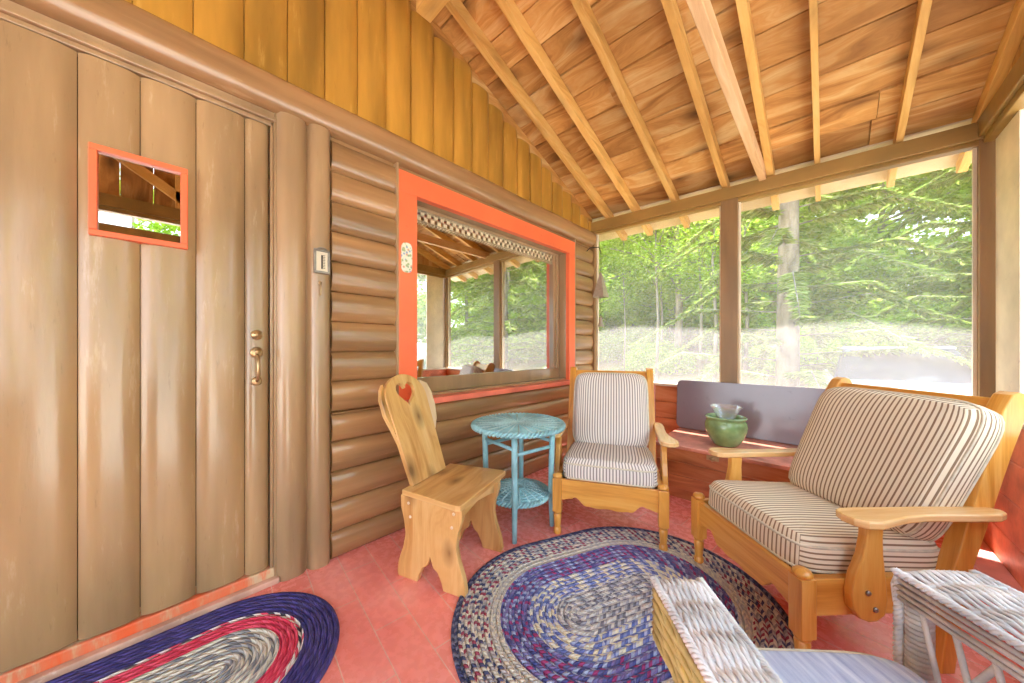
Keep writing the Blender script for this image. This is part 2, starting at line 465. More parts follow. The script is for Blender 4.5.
def tag(o, label, cat, group=None, kind=None):
    o['label'] = label; o['category'] = cat
    if group: o['group'] = group
    if kind: o['kind'] = kind
    return o
def thing(name, label, cat, loc=(0, 0, 0), rz=0, group=None, kind=None):
    o = bpy.data.objects.new(name, None); COL.objects.link(o)
    o.location = loc; o.rotation_euler = (0, 0, rz); o.empty_display_size = .1
    return tag(o, label, cat, group, kind)
def kids(o): return [c for c in bpy.data.objects if c.parent == o]
def copy_tree(o, parent=None):
    c = o.copy(); COL.objects.link(c); c.parent = parent
    for ch in kids(o): copy_tree(ch, c)
    return c
def TR(x=0, y=0, z=0): return Matrix.Translation((x, y, z))
def RZ(a): return Matrix.Rotation(a, 4, 'Z')
def RX(a): return Matrix.Rotation(a, 4, 'X')
def RY(a): return Matrix.Rotation(a, 4, 'Y')
# local XY polygon placed in the world's YZ plane, thickness along X
YZ = Matrix(((0, 0, 1, 0), (1, 0, 0, 0), (0, 1, 0, 0), (0, 0, 0, 1)))
# local XY polygon placed in the XZ plane, thickness along -Y
XZ = Matrix(((1, 0, 0, 0), (0, 0, -1, 0), (0, 1, 0, 0), (0, 0, 0, 1)))

# ------------------------------------------------------------------ the setting
WX = -1.79          # face of the log wall
FY = 3.104          # inner face of the far screen wall
RXW = .60           # inner face of the right knee wall
YB = -3.3           # the near end of the porch, behind the camera
def tilt(p):        # the old roof leans a little in x
    return Vector((p.x, p.y, p.z-.03*(p.x+1.61)))
RZ0 = 2.352; SL = .36; RIDGE = -.1
def roofz(y):       # underside of the rafters
    return RZ0+SL*(FY-y) if y > RIDGE else RZ0+SL*(FY-RIDGE)-SL*(RIDGE-y)

b = MB(); b.box((-1.97, YB, -.12), (.72, 3.2, 0)); fl = b.build('floor', 'floor')
tag(fl, 'salmon red painted porch floor', 'floor', kind='structure')

# --- log wall
b = MB()
def slab(b, y0, y1, z0, z1, x, depth, ya=None, yb=None, n=10, flat=.55):
    """one vertical half-round board, convex towards +x"""
    ya = y0 if ya is None else ya; yb = y1 if yb is None else yb
    ys = sorted(set([ya+(yb-ya)*i/n for i in range(n+1)]))
    rows = []; uvs = []; off = random.random()*4
    def px(y):
        t = abs(2*(y-y0)/(y1-y0)-1); return x+depth*(1-t**3.6)
    top = [Vector((px(y), y, z1)) for y in ys]; bot = [Vector((px(y), y, z0)) for y in ys]
    rnd = random.random()
    b.grid([bot, top], [[(off, y) for y in ys], [(off+z1-z0, y) for y in ys]], True, rnd)
    # ends and back
    m = len(ys)
    for zz, rev in ((z1, False), (z0, True)):
        V = [Vector((px(y), y, zz)) for y in ys]+[Vector((x-.02, yb, zz)), Vector((x-.02, ya, zz))]
        f = list(range(m+2));  f = f[::-1] if rev else f
        b.add(V, [f], [[(0, 0)]*(m+2)], rnd)
    for y in (ya, yb):
        V = [(x-.02, y, z0), (px(y), y, z0), (px(y), y, z1), (x-.02, y, z1)]
        b.add(V, [[0, 1, 2, 3]], [[(0, 0)]*4], rnd)
def hlog(b, y0, y1, z0, z1, x, depth, n=12, p=2.2, drop=.0):
    zs = [(z0+z1)/2-(z1-z0)/2*cos(pi*i/n) for i in range(n+1)]
    def px(z):
        t = abs(2*(z-z0)/(z1-z0)-1); return x+depth*(max(0, 1-t**p))**.5
    ny = max(2, int((y1-y0)/.08)); seed = random.random()*9
    rows = []; uvs = []
    for i in range(ny+1):
        y = y0+(y1-y0)*i/ny
        wob = .003*sin(y*3.1+seed)+.002*sin(y*7.7+seed*2)
        rows.append([Vector((px(z)+wob*(1 if 0 < k < n else 0), y, z)) for k, z in enumerate(zs)])
        uvs.append([(y, z) for z in zs])
    rows = [r[::-1] for r in rows]; uvs = [q[::-1] for q in uvs]
    b.grid(rows, uvs, True)
    for y, rev in ((y0, 0), (y1, 1)):
        V = [Vector((px(z), y, z)) for z in zs]+[Vector((x-.03, y, z1)), Vector((x-.03, y, z0))]
        f = list(range(len(V))); f = f if rev else f[::-1]
        b.add(V, [f], [[(0, 0)]*len(V)])
seams = [-.022+.1505*i for i in range(15)]
for i in range(14):
    z0, z1 = seams[i], min(seams[i+1], 2.105)
    z0 = max(z0, 0.0)
    if z1 <= .72:
        hlog(b, .565, 3.10, z0, z1, WX, .034)
    else:
        if z0 < .72: hlog(b, .565, 3.10, z0, .72, WX, .034); z0 = .72
        hlog(b, .565, .914, z0, z1, WX, .034)
        hlog(b, 2.720, 3.10, z0, z1, WX, .034)
b.box((-1.96, .565, 0), (WX-.004, .96, 2.2)); b.box((-1.96, 2.68, 0), (WX-.004, 3.15, 2.2))
b.box((-1.96, .96, 0), (WX-.004, 2.68, .74)); b.box((-1.96, .96, 1.99), (WX-.004, 2.68, 2.2))
b.box((-1.96, YB, 0), (-1.85, -.56, 2.2))
wall = b.build('wall_left', 'log')
tag(wall, 'brown painted half-log cabin wall with plank door and picture window', 'wall', kind='structure')
# upper gable boards
b = MB()
y = -3.2
while y < 3.05:
    y1 = min(y+.156, 3.10)
    ym = (y+y1)/2
    zt = roofz(ym)-.005-.03*(WX+1.61)+random.uniform(-.02, .02)
    slab(b, y, y1-.003, 2.235, zt, WX-.004+random.uniform(-.003, .003), .017)
    y = y1
b.box((-1.96, YB, 2.2), (WX-.02, 3.15, 2.3))
pl = [(YB, 2.2), (3.15, 2.2), (3.15, roofz(3.15)+.1), (RIDGE, roofz(RIDGE)+.1), (YB, roofz(YB)+.1)]
b.build('gable_boards', 'gable', wall)
b = MB(); b.prism(pl, -1.96, WX-.024, YZ); b.build('gable_backing', 'deck', wall)
b = MB(); hlog(b, YB, 3.10, 2.106, 2.268, WX, .05, 12, 2.4)
b.box((-1.96, YB, 2.106), (WX, 3.10, 2.268)); b.build('log_band', 'log', wall)
b = MB()
slab(b, .345, .462, 0, 2.112, WX, .030); slab(b, .464, .568, 0, 2.112, WX, .042)
b.box((-1.96, .345, 0), (WX, .568, 2.11))
b.box((WX-.01, .900, .70), (-1.7535, .911, 2.10)); b.box((WX-.01, 2.7225, .70), (-1.7535, 2.734, 2.10))
slab(b, -.70, -.575, 0, 2.112, WX, .03)
b.build('post_trim', 'post', wall)

# --- door
dr = thing('door_1', 'brown plank cabin door with a small coral framed pane', 'door', (-1.83, .324, .065), kind='structure')
DX = -1.822
b = MB(TR(1.83, -.324, -.065))
sy = [-.560, -.375, -.203, -.063, .085, .237, .322]
for i in range(6):
    a, c = sy[i], sy[i+1]-.002
    if i in (2, 3):
        slab(b, a, c, .068, 1.44, DX, .018); slab(b, a, c, 1.735, 2.043, DX, .018)
        if i == 2: slab(b, a, c, 1.44, 1.735, DX, .018, a, -.172, 3)
        else: slab(b, a, c, 1.44, 1.735, DX, .018, .054, c, 3)
    else: slab(b, a, c, .068, 2.043, DX, .018)
b.build('door_slab', 'door', dr)
b = MB(TR(1.83, -.324, -.065))
f0, f1, g0, g1 = -.179, .060, 1.432, 1.742; fw = .02
for (p, q) in (((DX-.02, f0, g0), (DX+.034, f1, g0+fw)), ((DX-.02, f0, g1-fw), (DX+.034, f1, g1)), ((DX-.02, f0, g0+fw), (DX+.034, f0+fw, g1-fw)), ((DX-.02, f1-fw, g0+fw), (DX+.034, f1, g1-fw))):
    b.box(p, q)
pf = b.build('pane_frame', 'casing', dr, .003); pf['label'] = 'coral painted pane frame'
b = MB(TR(1.83, -.324, -.065)); b.box((DX+.012, f0+fw, g0+fw), (DX+.016, f1-fw, g1-fw)); b.build('pane', 'pane', dr)
# hardware
b = MB(TR(1.83, -.324, -.065) @ TR(DX+.022, .274, 1.107) @ RY(pi/2))
b.lathe([(.021, 0), (.021, .006), (.017, .011), (.010, .013), (.009, .019)], 20); b.build('deadbolt', 'brass', dr)
b = MB(TR(1.83, -.324, -.065) @ TR(DX+.022, .274, 0))
b.lathe([(.024, 0), (.023, .006), (.016, .010)], 20, TR(0, 0, 1.030) @ RY(pi/2))
b.lathe([(.020, 0), (.019, .006), (.012, .010)], 20, TR(0, 0, .905) @ RY(pi/2))
b.tube([(.006, 0, 1.02), (.03, 0, 1.012), (.042, 0, .985), (.042, 0, .945), (.03, 0, .918), (.006, 0, .905)], .0065, 8)
b.tube([(.008, 0, 1.03), (.03, 0, 1.036)], [.006, .012], 10)
b.build('door_handle', 'brass', dr)
# door frame
b = MB()
b.box((-1.86, .324, .0), (-1.806, .336, 2.10)); b.box((-1.86, .336, .0), (-1.792, .349, 2.11))
b.box((-1.86, -.58, 2.048), (-1.806, .336, 2.066)); b.box((-1.86, -.58, 2.066), (-1.79, .349, 2.085)); b.box((-1.86, -.58, 2.085), (-1.797, .349, 2.11))
b.box((-1.86, -.58, .0), (-1.80, -.562, 2.06))
t1 = b.build('trim_1', 'post', None, .003); tag(t1, 'brown moulded frame around the plank door', 'trim', kind='structure')
b = MB(); b.box((-1.9, -.60, 0), (-1.80, .345, .062)); 
t2 = b.build('trim_2', 'threshold', None, .006)
b = MB(); b.box((-1.799, -.75, 0), (-1.768, .352, .026)); b.build('step_edge', 'stepedge', t2, .004)
tag(t2, 'worn orange wooden threshold under the plank door', 'threshold', kind='structure')

# --- picture window
win = thing('window_1', 'large picture window with wide coral casing in the log wall', 'window', (-1.8, 1.8, .72), kind='structure')
W_ = TR(1.8, -1.8, -.72)
b = MB(W_)
cx0, cx1 = -1.80, -1.752
b.box((cx0, .912, .70), (cx1, 1.028, 1.947)); b.box((cx0, 2.622, .70), (cx1, 2.722, 1.947)); b.box((cx0, .912, 1.947), (cx1, 2.722, 2.068))
c_ = b.build('casing', 'casing', win, .003); c_['label'] = 'coral painted casing'
b = MB(W_); b.box((-1.88, .90, .715), (-1.700, 2.73, .752)); s_ = b.build('sill', 'sill', win, .006); s_['label'] = 'coral painted sill'
b = MB(W_)
b.box((-1.93, 1.00, .75), (cx0+.01, 1.03, 1.99)); b.box((-1.93, 2.62, .75), (cx0+.01, 2.65, 1.99)); b.box((-1.93, 1.0, 1.95), (cx0+.01, 2.65, 1.985))
b.box((-1.93, 1.03, .75), (-1.80, 2.62, .765))
b.build('jamb', 'post', win)
b = MB(W_)
b.box((-1.915, 1.03, .765), (-1.865, 2.62, .86)); b.box((-1.915, 1.03, 1.93), (-1.865, 2.62, 1.95)); b.box((-1.915, 1.03, .86), (-1.865, 1.07, 1.93)); b.box((-1.915, 2.525, .86), (-1.865, 2.62, 1.93))
b.box((-1.915, 2.555, .86), (-1.845, 2.575, 1.93))
b.build('sash', 'post', win, .003)
b = MB(W_); b.box((-1.892, 1.06, .855), (-1.887, 2.53, 1.935)); b.build('glass', 'pane', win)

b = MB()
rows = 26
for i in range(60):
    y = 1.05+i*.0253
    b.tube([(-1.880, y, 1.93), (-1.880+.002*sin(i), y, 1.855)], .0016, 5)
    b.tube([(-1.880, y, 1.855), (-1.880, y+.0126, 1.838), (-1.880, y+.0253, 1.855)], .0024, 5)
    if i % 2 == 0: b.box((-1.8815, y, 1.868), (-1.8785, y+.0253, 1.89))
    else: b.box((-1.8815, y, 1.90), (-1.8785, y+.0253, 1.918))
for z in (1.93, 1.92, 1.895, 1.865, 1.855): b.tube([(-1.880, 1.04, z), (-1.880, 2.57, z)], .0026, 5)
lc = b.build('lace_valance', 'lace'); tag(lc, 'cream lace edging hung along the top of the picture window', 'curtain')

# room behind the glass
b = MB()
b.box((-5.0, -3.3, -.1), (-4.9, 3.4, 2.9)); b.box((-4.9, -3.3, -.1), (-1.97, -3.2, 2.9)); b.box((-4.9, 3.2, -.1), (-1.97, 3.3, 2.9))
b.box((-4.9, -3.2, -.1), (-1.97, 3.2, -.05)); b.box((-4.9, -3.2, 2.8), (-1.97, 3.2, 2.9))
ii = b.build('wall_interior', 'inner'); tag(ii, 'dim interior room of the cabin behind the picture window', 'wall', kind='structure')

# --- ceiling: roof boards with rafters
b = MB()
y = 3.515
pitch = math.atan(SL)
bw = [.20, .17, .22, .19, .24, .18, .21]
k = 0
while y > YB-.3:
    wd = bw[k % 7]*cos(pitch); k += 1
    y1 = max(y-wd, YB-.4)
    for xs in ((-1.96, random.choice((.93, .94, .93, random.uniform(-1.1, .3))), .95),):
        for xa, xb in ((xs[0], xs[1]), (xs[1]+.003, xs[2])):
            def zz(q): return roofz(q)+.092
            ya, yb_ = y, y1+.008
            dz = random.uniform(-.006, .006)
            r_ = random.random(); off = random.random()*5
            V = [(xa, ya, zz(ya)+dz), (xb, ya, zz(ya)+dz), (xb, yb_, zz(yb_)+dz), (xa, yb_, zz(yb_)+dz)]
            V += [(p[0], p[1], p[2]+.022) for p in V]
            fs = [[0, 1, 2, 3], [4, 7, 6, 5], [0, 4, 5, 1], [1, 5, 6, 2], [2, 6, 7, 3], [3, 7, 4, 0]]
            uvs = [[(V[i][0]+off, V[i][1]) for i in f] for f in fs]
            b.add(V, fs, uvs, r_)
    y = y1
# roofing felt over the boards
for (ya, yb_) in ((3.53, RIDGE), (RIDGE, YB-.4)):
    V = [(-2.0, ya, roofz(ya)+.122), (1.0, ya, roofz(ya)+.122), (1.0, yb_, roofz(yb_)+.122), (-2.0, yb_, roofz(yb_)+.122)]
    V += [(p[0], p[1], p[2]+.03) for p in V]
    fs = [[0, 1, 2, 3], [4, 7, 6, 5], [0, 4, 5, 1], [1, 5, 6, 2], [2, 6, 7, 3], [3, 7, 4, 0]]
    b.add(V, fs, [[(0, 0)]*4]*6)
ceil = b.build('ceiling', 'deck', shear=tilt)
tag(ceil, 'sloping ceiling of rough roof boards on open rafters', 'ceiling', kind='structure')
for x, hw in ((-1.60, .0235), (-1.325, .0235), (-.972, .0225), (-.588, .021), (-.300, .021), (-.045, .015), (.322, .0165), (.62, .02)):
    b = MB()
    ye = 3.49
    poly = [(ye, roofz(ye)+.02), (ye, roofz(ye)+.088), (RIDGE, roofz(RIDGE)+.088), (YB-.2, roofz(YB-.2)+.088), (YB-.2, roofz(YB-.2)), (RIDGE, roofz(RIDGE)), (ye-.03, roofz(ye-.03))]
    b.prism(poly[::-1], x-hw, x+hw, YZ)
    b.build('rafter', 'rafter', ceil, .002, 1, tilt)
b = MB(); b.box((-.365, -1.5, 2.295), (-.322, 3.12, 2.385)); b.build('tie_beam', 'tie', ceil, .003)
b = MB(); b.box((-1.60, .93, 2.86), (.66, 1.02, 2.965)); b.build('collar_beam', 'rafter', ceil, .004)
b = MB()
for (xa, xb) in ((-1.95, .95),):
    for k in range(2):
        ya, yb_ = 3.155+.178*k, 3.155+.178*(k+1)-.004
        V = [(xa, ya, roofz(ya)+.078), (xb, ya, roofz(ya)+.078), (xb, yb_, roofz(yb_)+.078), (xa, yb_, roofz(yb_)+.078)]
        V += [(p[0], p[1], p[2]+.012) for p in V]
        b.add(V, [[3, 2, 1, 0], [4, 5, 6, 7], [0, 1, 5, 4], [1, 2, 6, 5], [2, 3, 7, 6], [3, 0, 4, 7]], [[(0, 0)]*4]*6)
so = b.build('soffit', 'fascia', ceil, 0, 1, tilt); so['label'] = 'beige eave soffit'

# --- far wall
b = MB()
n = 5
for i in range(n):
    b.box((-1.80, FY-.025, .142*i+.004), (.70, FY, .142*(i+1)))
b.box((-1.80, FY, 0), (.70, FY+.05, .71))
wf = b.build('wall_far', 'knee', None, .003, 1)
tag(wf, 'low orange board wall under the far porch screens', 'wall', kind='structure')
b = MB(); b.box((-1.80, FY-.035, .712), (.70, FY+.09, .735)); b.build('sill_board', 'pale', wf, .003)
for xa, xb in ((-.615, -.500), (.608, .70)):
    b = MB(); b.box((xa, FY-.03, .735), (xb, FY+.07, 2.28)); b.build('post', 'farpost', wf, .004)
b = MB(); b.box((-1.80, FY-.03, .735), (-1.742, FY+.07, 2.28)); b.build('post', 'farpost', wf, .004)
b = MB(); b.box((-1.80, FY-.045, 2.256), (.72, FY+.075, 2.352)); b.box((-1.80, FY-.02, 2.232), (.72, FY+.04, 2.256)); b.build('beam', 'beam', wf, .004, 2, tilt)
b = MB()
for xa, xb in ((-1.742, -1.727), (-.63, -.615), (-.5, -.487), (.594, .608)):
    b.box((xa, FY+.01, .735), (xb, FY+.03, 2.24))
b.build('screen_frame', 'pale', wf)
b = MB(); b.box((-1.165, FY-.038, 0), (-1.128, FY-.025, .712)); b.build('batten', 'pink', wf, .002)
def screen(name, xa, xb, parent, bulge=.022):
    b = MB(); nx, nz = 24, 20
    rows = []; uvs = []
    for i in range(nz+1):
        z = .735+1.53*i/nz
        r = []
        for k in range(nx+1):
            x = xa+(xb-xa)*k/nx
            q = (sin(pi*k/nx)**.6)*(sin(pi*i/nz)**.7)*bulge*(1+.25*sin(5*k/nx+xa*3))
            r.append(Vector((x, FY+.02+q, z)))
        rows.append(r); uvs.append([(p.x, p.z) for p in r])
    b.grid(rows, uvs); return b.build(name, 'screen', parent)
wa = thing('window_2', 'screened opening left of the far post', 'screen window', (-1.2, FY+.02, .735), kind='structure')
wb = thing('window_3', 'screened opening right of the far post', 'screen window', (.05, FY+.02, .735), kind='structure')
for o_, xa, xb in ((wa, -1.735, -.62), (wb, -.495, .60)):
    s_ = screen('screen', xa, xb, o_); s_.data.transform(TR(*(-o_.location)))

# --- right wall
b = MB()
for ya, yb in ((.55, 3.08), (YB, -.62)):
    for i in range(4):
        b.box((RXW, ya, .18*i+.004), (RXW+.02, yb, .18*(i+1)))
    b.box((RXW+.02, ya, 0), (RXW+.08, yb, .71))
wr = b.build('wall_right', 'redwall', None, .006)
tag(wr, 'orange red knee wall on the right side of the porch', 'wall', kind='structure')
b = MB(); b.box((RXW-.01, .55, .712), (RXW+.1, 3.08, .735)); b.box((RXW-.01, YB, .712), (RXW+.1, -.62, .735)); b.build('sill_board', 'pale', wr, .003)
b = MB(); b.box((RXW+.055, 2.76, .735), (RXW+.075, 3.06, 2.27)); b.build('corner_board', 'pale', wr, .003)
for ya in (2.0, .55, -.72, -2.0):
    b = MB(); b.box((RXW+.01, ya, .0 if ya < .6 and ya > -1 else .735), (RXW+.09, ya+.09, 2.27)); b.build('post', 'farpost', wr, .004)
b = MB(); b.box((RXW+.0, YB, 2.20), (RXW+.10, 3.16, 2.30)); b.box((RXW+.02, YB, 2.165), (RXW+.09, 3.12, 2.2)); b.build('beam', 'beam', wr, .004)
b = MB(); b.box((RXW+.01, -.72, 1.96), (RXW+.09, .6, 2.06)); b.build('door_header', 'beam', wr, .004)
b = MB()
pl = [(YB, 2.3), (3.1, 2.3), (3.1, roofz(3.1)+.03), (RIDGE, roofz(RIDGE)+.03), (YB, roofz(YB)+.03)]
yy = YB
while yy < 3.05:
    y2 = min(yy+.19, 3.1)
    b.prism([(yy, 2.30), (y2-.003, 2.30), (y2-.003, roofz(y2)+.02), (yy, roofz(yy)+.02)], RXW+.04, RXW+.06, YZ, None, 1)
    yy = y2
b.build('gable_boards', 'deck', wr)
b = MB(TR(RXW+.02, -.5, 2.80) @ RX(radians(-34))); b.box((-.02, 0, -.04), (.02, .95, .04)); b.build('gable_brace', 'rafter', wr, .003)
b = MB(); b.box((RXW+.0, .06, 2.30), (RXW+.04, .15, 3.3)); b.build('gable_stud', 'rafter', wr, .003)
b = MB()
for ya, yb in ((2.09, 2.76), (.64, 2.0), (-2.0, -.72)):
    b.add([(RXW+.065, ya, .735), (RXW+.065, yb, .735), (RXW+.065, yb, 2.2), (RXW+.065, ya, 2.2)], [[0, 1, 2, 3]], [[(0, 0), (1, 0), (1, 1), (0, 1)]])
wc = thing('window_4', 'screened openings along the right porch wall', 'screen window', (RXW, 1.3, .735), kind='structure')
s_ = b.build('screen', 'screen', wc); s_.data.transform(TR(*(-wc.location)))
b = MB(); b.box((RXW-.10, .60, 0), (RXW-.001, 3.07, .04)); bb = b.build('baseboard_right', 'pink', None, .004)
tag(bb, 'pinkish floor plate along the right knee wall', 'baseboard', kind='structure')

# ------------------------------------------------------------------ rugs
def rug(name, a, rings, wd, mat, label, loc, rz, group=None):
    """oval braided rug: spine half-length a along local x"""
    b = MB(); NA, NS = 56, 26
    def loop(r):
        pts = []
        for i in range(NS): pts.append((-a+2*a*i/NS, -r))
        for i in range(NA): an = -pi/2+pi*i/NA; pts.append((a+r*cos(an), r*sin(an)))
        for i in range(NS): pts.append((a-2*a*i/NS, r))
        for i in range(NA): an = pi/2+pi*i/NA; pts.append((-a+r*cos(an), r*sin(an)))
        pts.append(pts[0]); return pts
    for k in range(rings):
        prof = [(0.0, .004), (.14, .010), (.5, .0125), (.86, .010), (1.0, .004)]
        rows = []; uvs = []
        rm = (k+.5)*wd; base = loop(rm); L = [0]
        for i in range(1, len(base)): L.append(L[-1]+math.dist(base[i], base[i-1]))
        tot = L[-1]
        for q, z in prof:
            lp = loop(max(1e-4, (k+q)*wd))
            if k == rings-1 and q == 1.0: z = 0.0
            rows.append([Vector((p[0], p[1], z)) for p in lp]); uvs.append([(l, k+min(q, .999)) for l in L])
        rows = rows[::-1]; uvs = uvs[::-1]
        b.grid(rows, uvs, True)
    o = b.build(name, mat); o.location = loc; o.rotation_euler = (0, 0, rz)
    return tag(o, label, 'rug', group)
M['braid'] = braid('oval_braid', [
    (0, [(196, 196, 198), (236, 232, 222), (128, 130, 142), (226, 224, 218), (170, 172, 188)]),
    (4.2, [(112, 128, 196), (250, 244, 214), (190, 198, 232), (140, 152, 206), (240, 236, 220)]),
    (8.5, [(84, 90, 156), (136, 122, 182), (176, 70, 130), (182, 196, 230), (104, 106, 168), (140, 138, 192)]),
    (13.3, [(236, 228, 208), (220, 214, 202), (204, 200, 196)]),
    (15.2, [(230, 222, 204), (178, 174, 176), (168, 76, 100), (84, 90, 130), (240, 232, 216), (204, 196, 196)]),
    (20.0, [(62, 70, 112), (50, 54, 88), (120, 122, 146)])], .0150)
M['braidmat'] = braid('door_mat_braid', [
    (0, [(232, 226, 212), (188, 188, 186), (240, 236, 222), (140, 142, 150)]),
    (7.7, [(238, 66, 100), (246, 90, 120), (220, 56, 88)]),
    (10.4, [(246, 236, 232), (66, 62, 78), (236, 84, 112), (240, 232, 226)]),
    (11.3, [(72, 62, 138), (90, 78, 158), (58, 50, 118), (80, 70, 128)])], .026)
rug('braided_rug', .172, 21, .024, 'braid', 'large oval braided rug in blue, purple and grey rings', (-.622, 1.28, .001), atan2(.915, .4025))
rug('door_mat', .36, 17, .020, 'braidmat', 'oval braided mat with navy and red border at the plank door', (-1.42, -.235, .001), pi/2)

# ------------------------------------------------------------------ cushions
def cushion(name, mat, w_, d_, h_, parent, T, puff=.5, ex=4.0, nseg=18, sag=None, ez=2.6):
    """soft box, stripes across local x; local z is the thickness"""
    b = MB(); N = nseg
    def shape(p):
        x, y, z = p          # each in -1..1
        # superellipsoid style rounding
        ax, ay, az = abs(x), abs(y), abs(z)
        m = max(ax, ay, az)
        if m < 1e-9: return Vector((0, 0, 0))
        nrm = (ax**ex+ay**ex+az**ez)**(1/ex)
        q = Vector((x, y, z))*(m/ nrm if nrm > 1e-9 else 1)
        # edge thinning: cushion fatter in the middle
        rr = max(abs(q.x), abs(q.y))
        q.z *= 1-puff*.45*rr**4
        v = Vector((q.x*w_/2, q.y*d_/2, q.z*h_/2))
        if sag: v = sag(v)
        return v
    faces = [((1, 0, 0), (0, 1, 0), (0, 0, 1)), ((1, 0, 0), (0, -1, 0), (0, 0, -1)), ((1, 0, 0), (0, 0, 1), (0, -1, 0)), ((1, 0, 0), (0, 0, -1), (0, 1, 0)), ((0, 1, 0), (0, 0, 1), (1, 0, 0)), ((0, -1, 0), (0, 0, 1), (-1, 0, 0))]
    for A, B, C in faces:
        A, B, C = Vector(A), Vector(B), Vector(C)
        rows = []; uvs = []
        for i in range(N+1):
            r = []; q = []
            for k in range(N+1):
                s_ = sin((k/N*2-1)*pi/2*.92)/sin(pi/2*.92); t_ = sin((i/N*2-1)*pi/2*.92)/sin(pi/2*.92)
                p = A*s_+B*t_+C
                r.append(shape(p))
                u = p.x*w_/2
                if abs(C.x) > .5: u = C.x*(w_/2+(1-p.z)*h_/2*.9)
                q.append((u, p.y*d_/2+p.z*h_/2))
            rows.append(r); uvs.append(q)
        b.grid(rows, uvs, True, .5)
    for v in b.v: pass
    o = b.build(name, mat, parent)
    me = o.data
    # weld the six patches
    import bmesh
    bm = bmesh.new(); bm.from_mesh(me); bmesh.ops.remove_doubles(bm, verts=bm.verts, dist=1e-4); bm.to_mesh(me); bm.free()
    me.transform(T)
    # piping round the seams
    pb = MB(T)
    for zz in (-.55, .55):
        loop = []
        for i in range(96):
            an = 2*pi*i/96; cx_, sx_ = cos(an), sin(an)
            m = max(abs(cx_), abs(sx_)); p = shape((cx_/m, sx_/m, zz)); loop.append(p*1.004)
        pb.tube(loop, .0045, 6, True)
    pb.build('piping', 'piping', o)
    return o

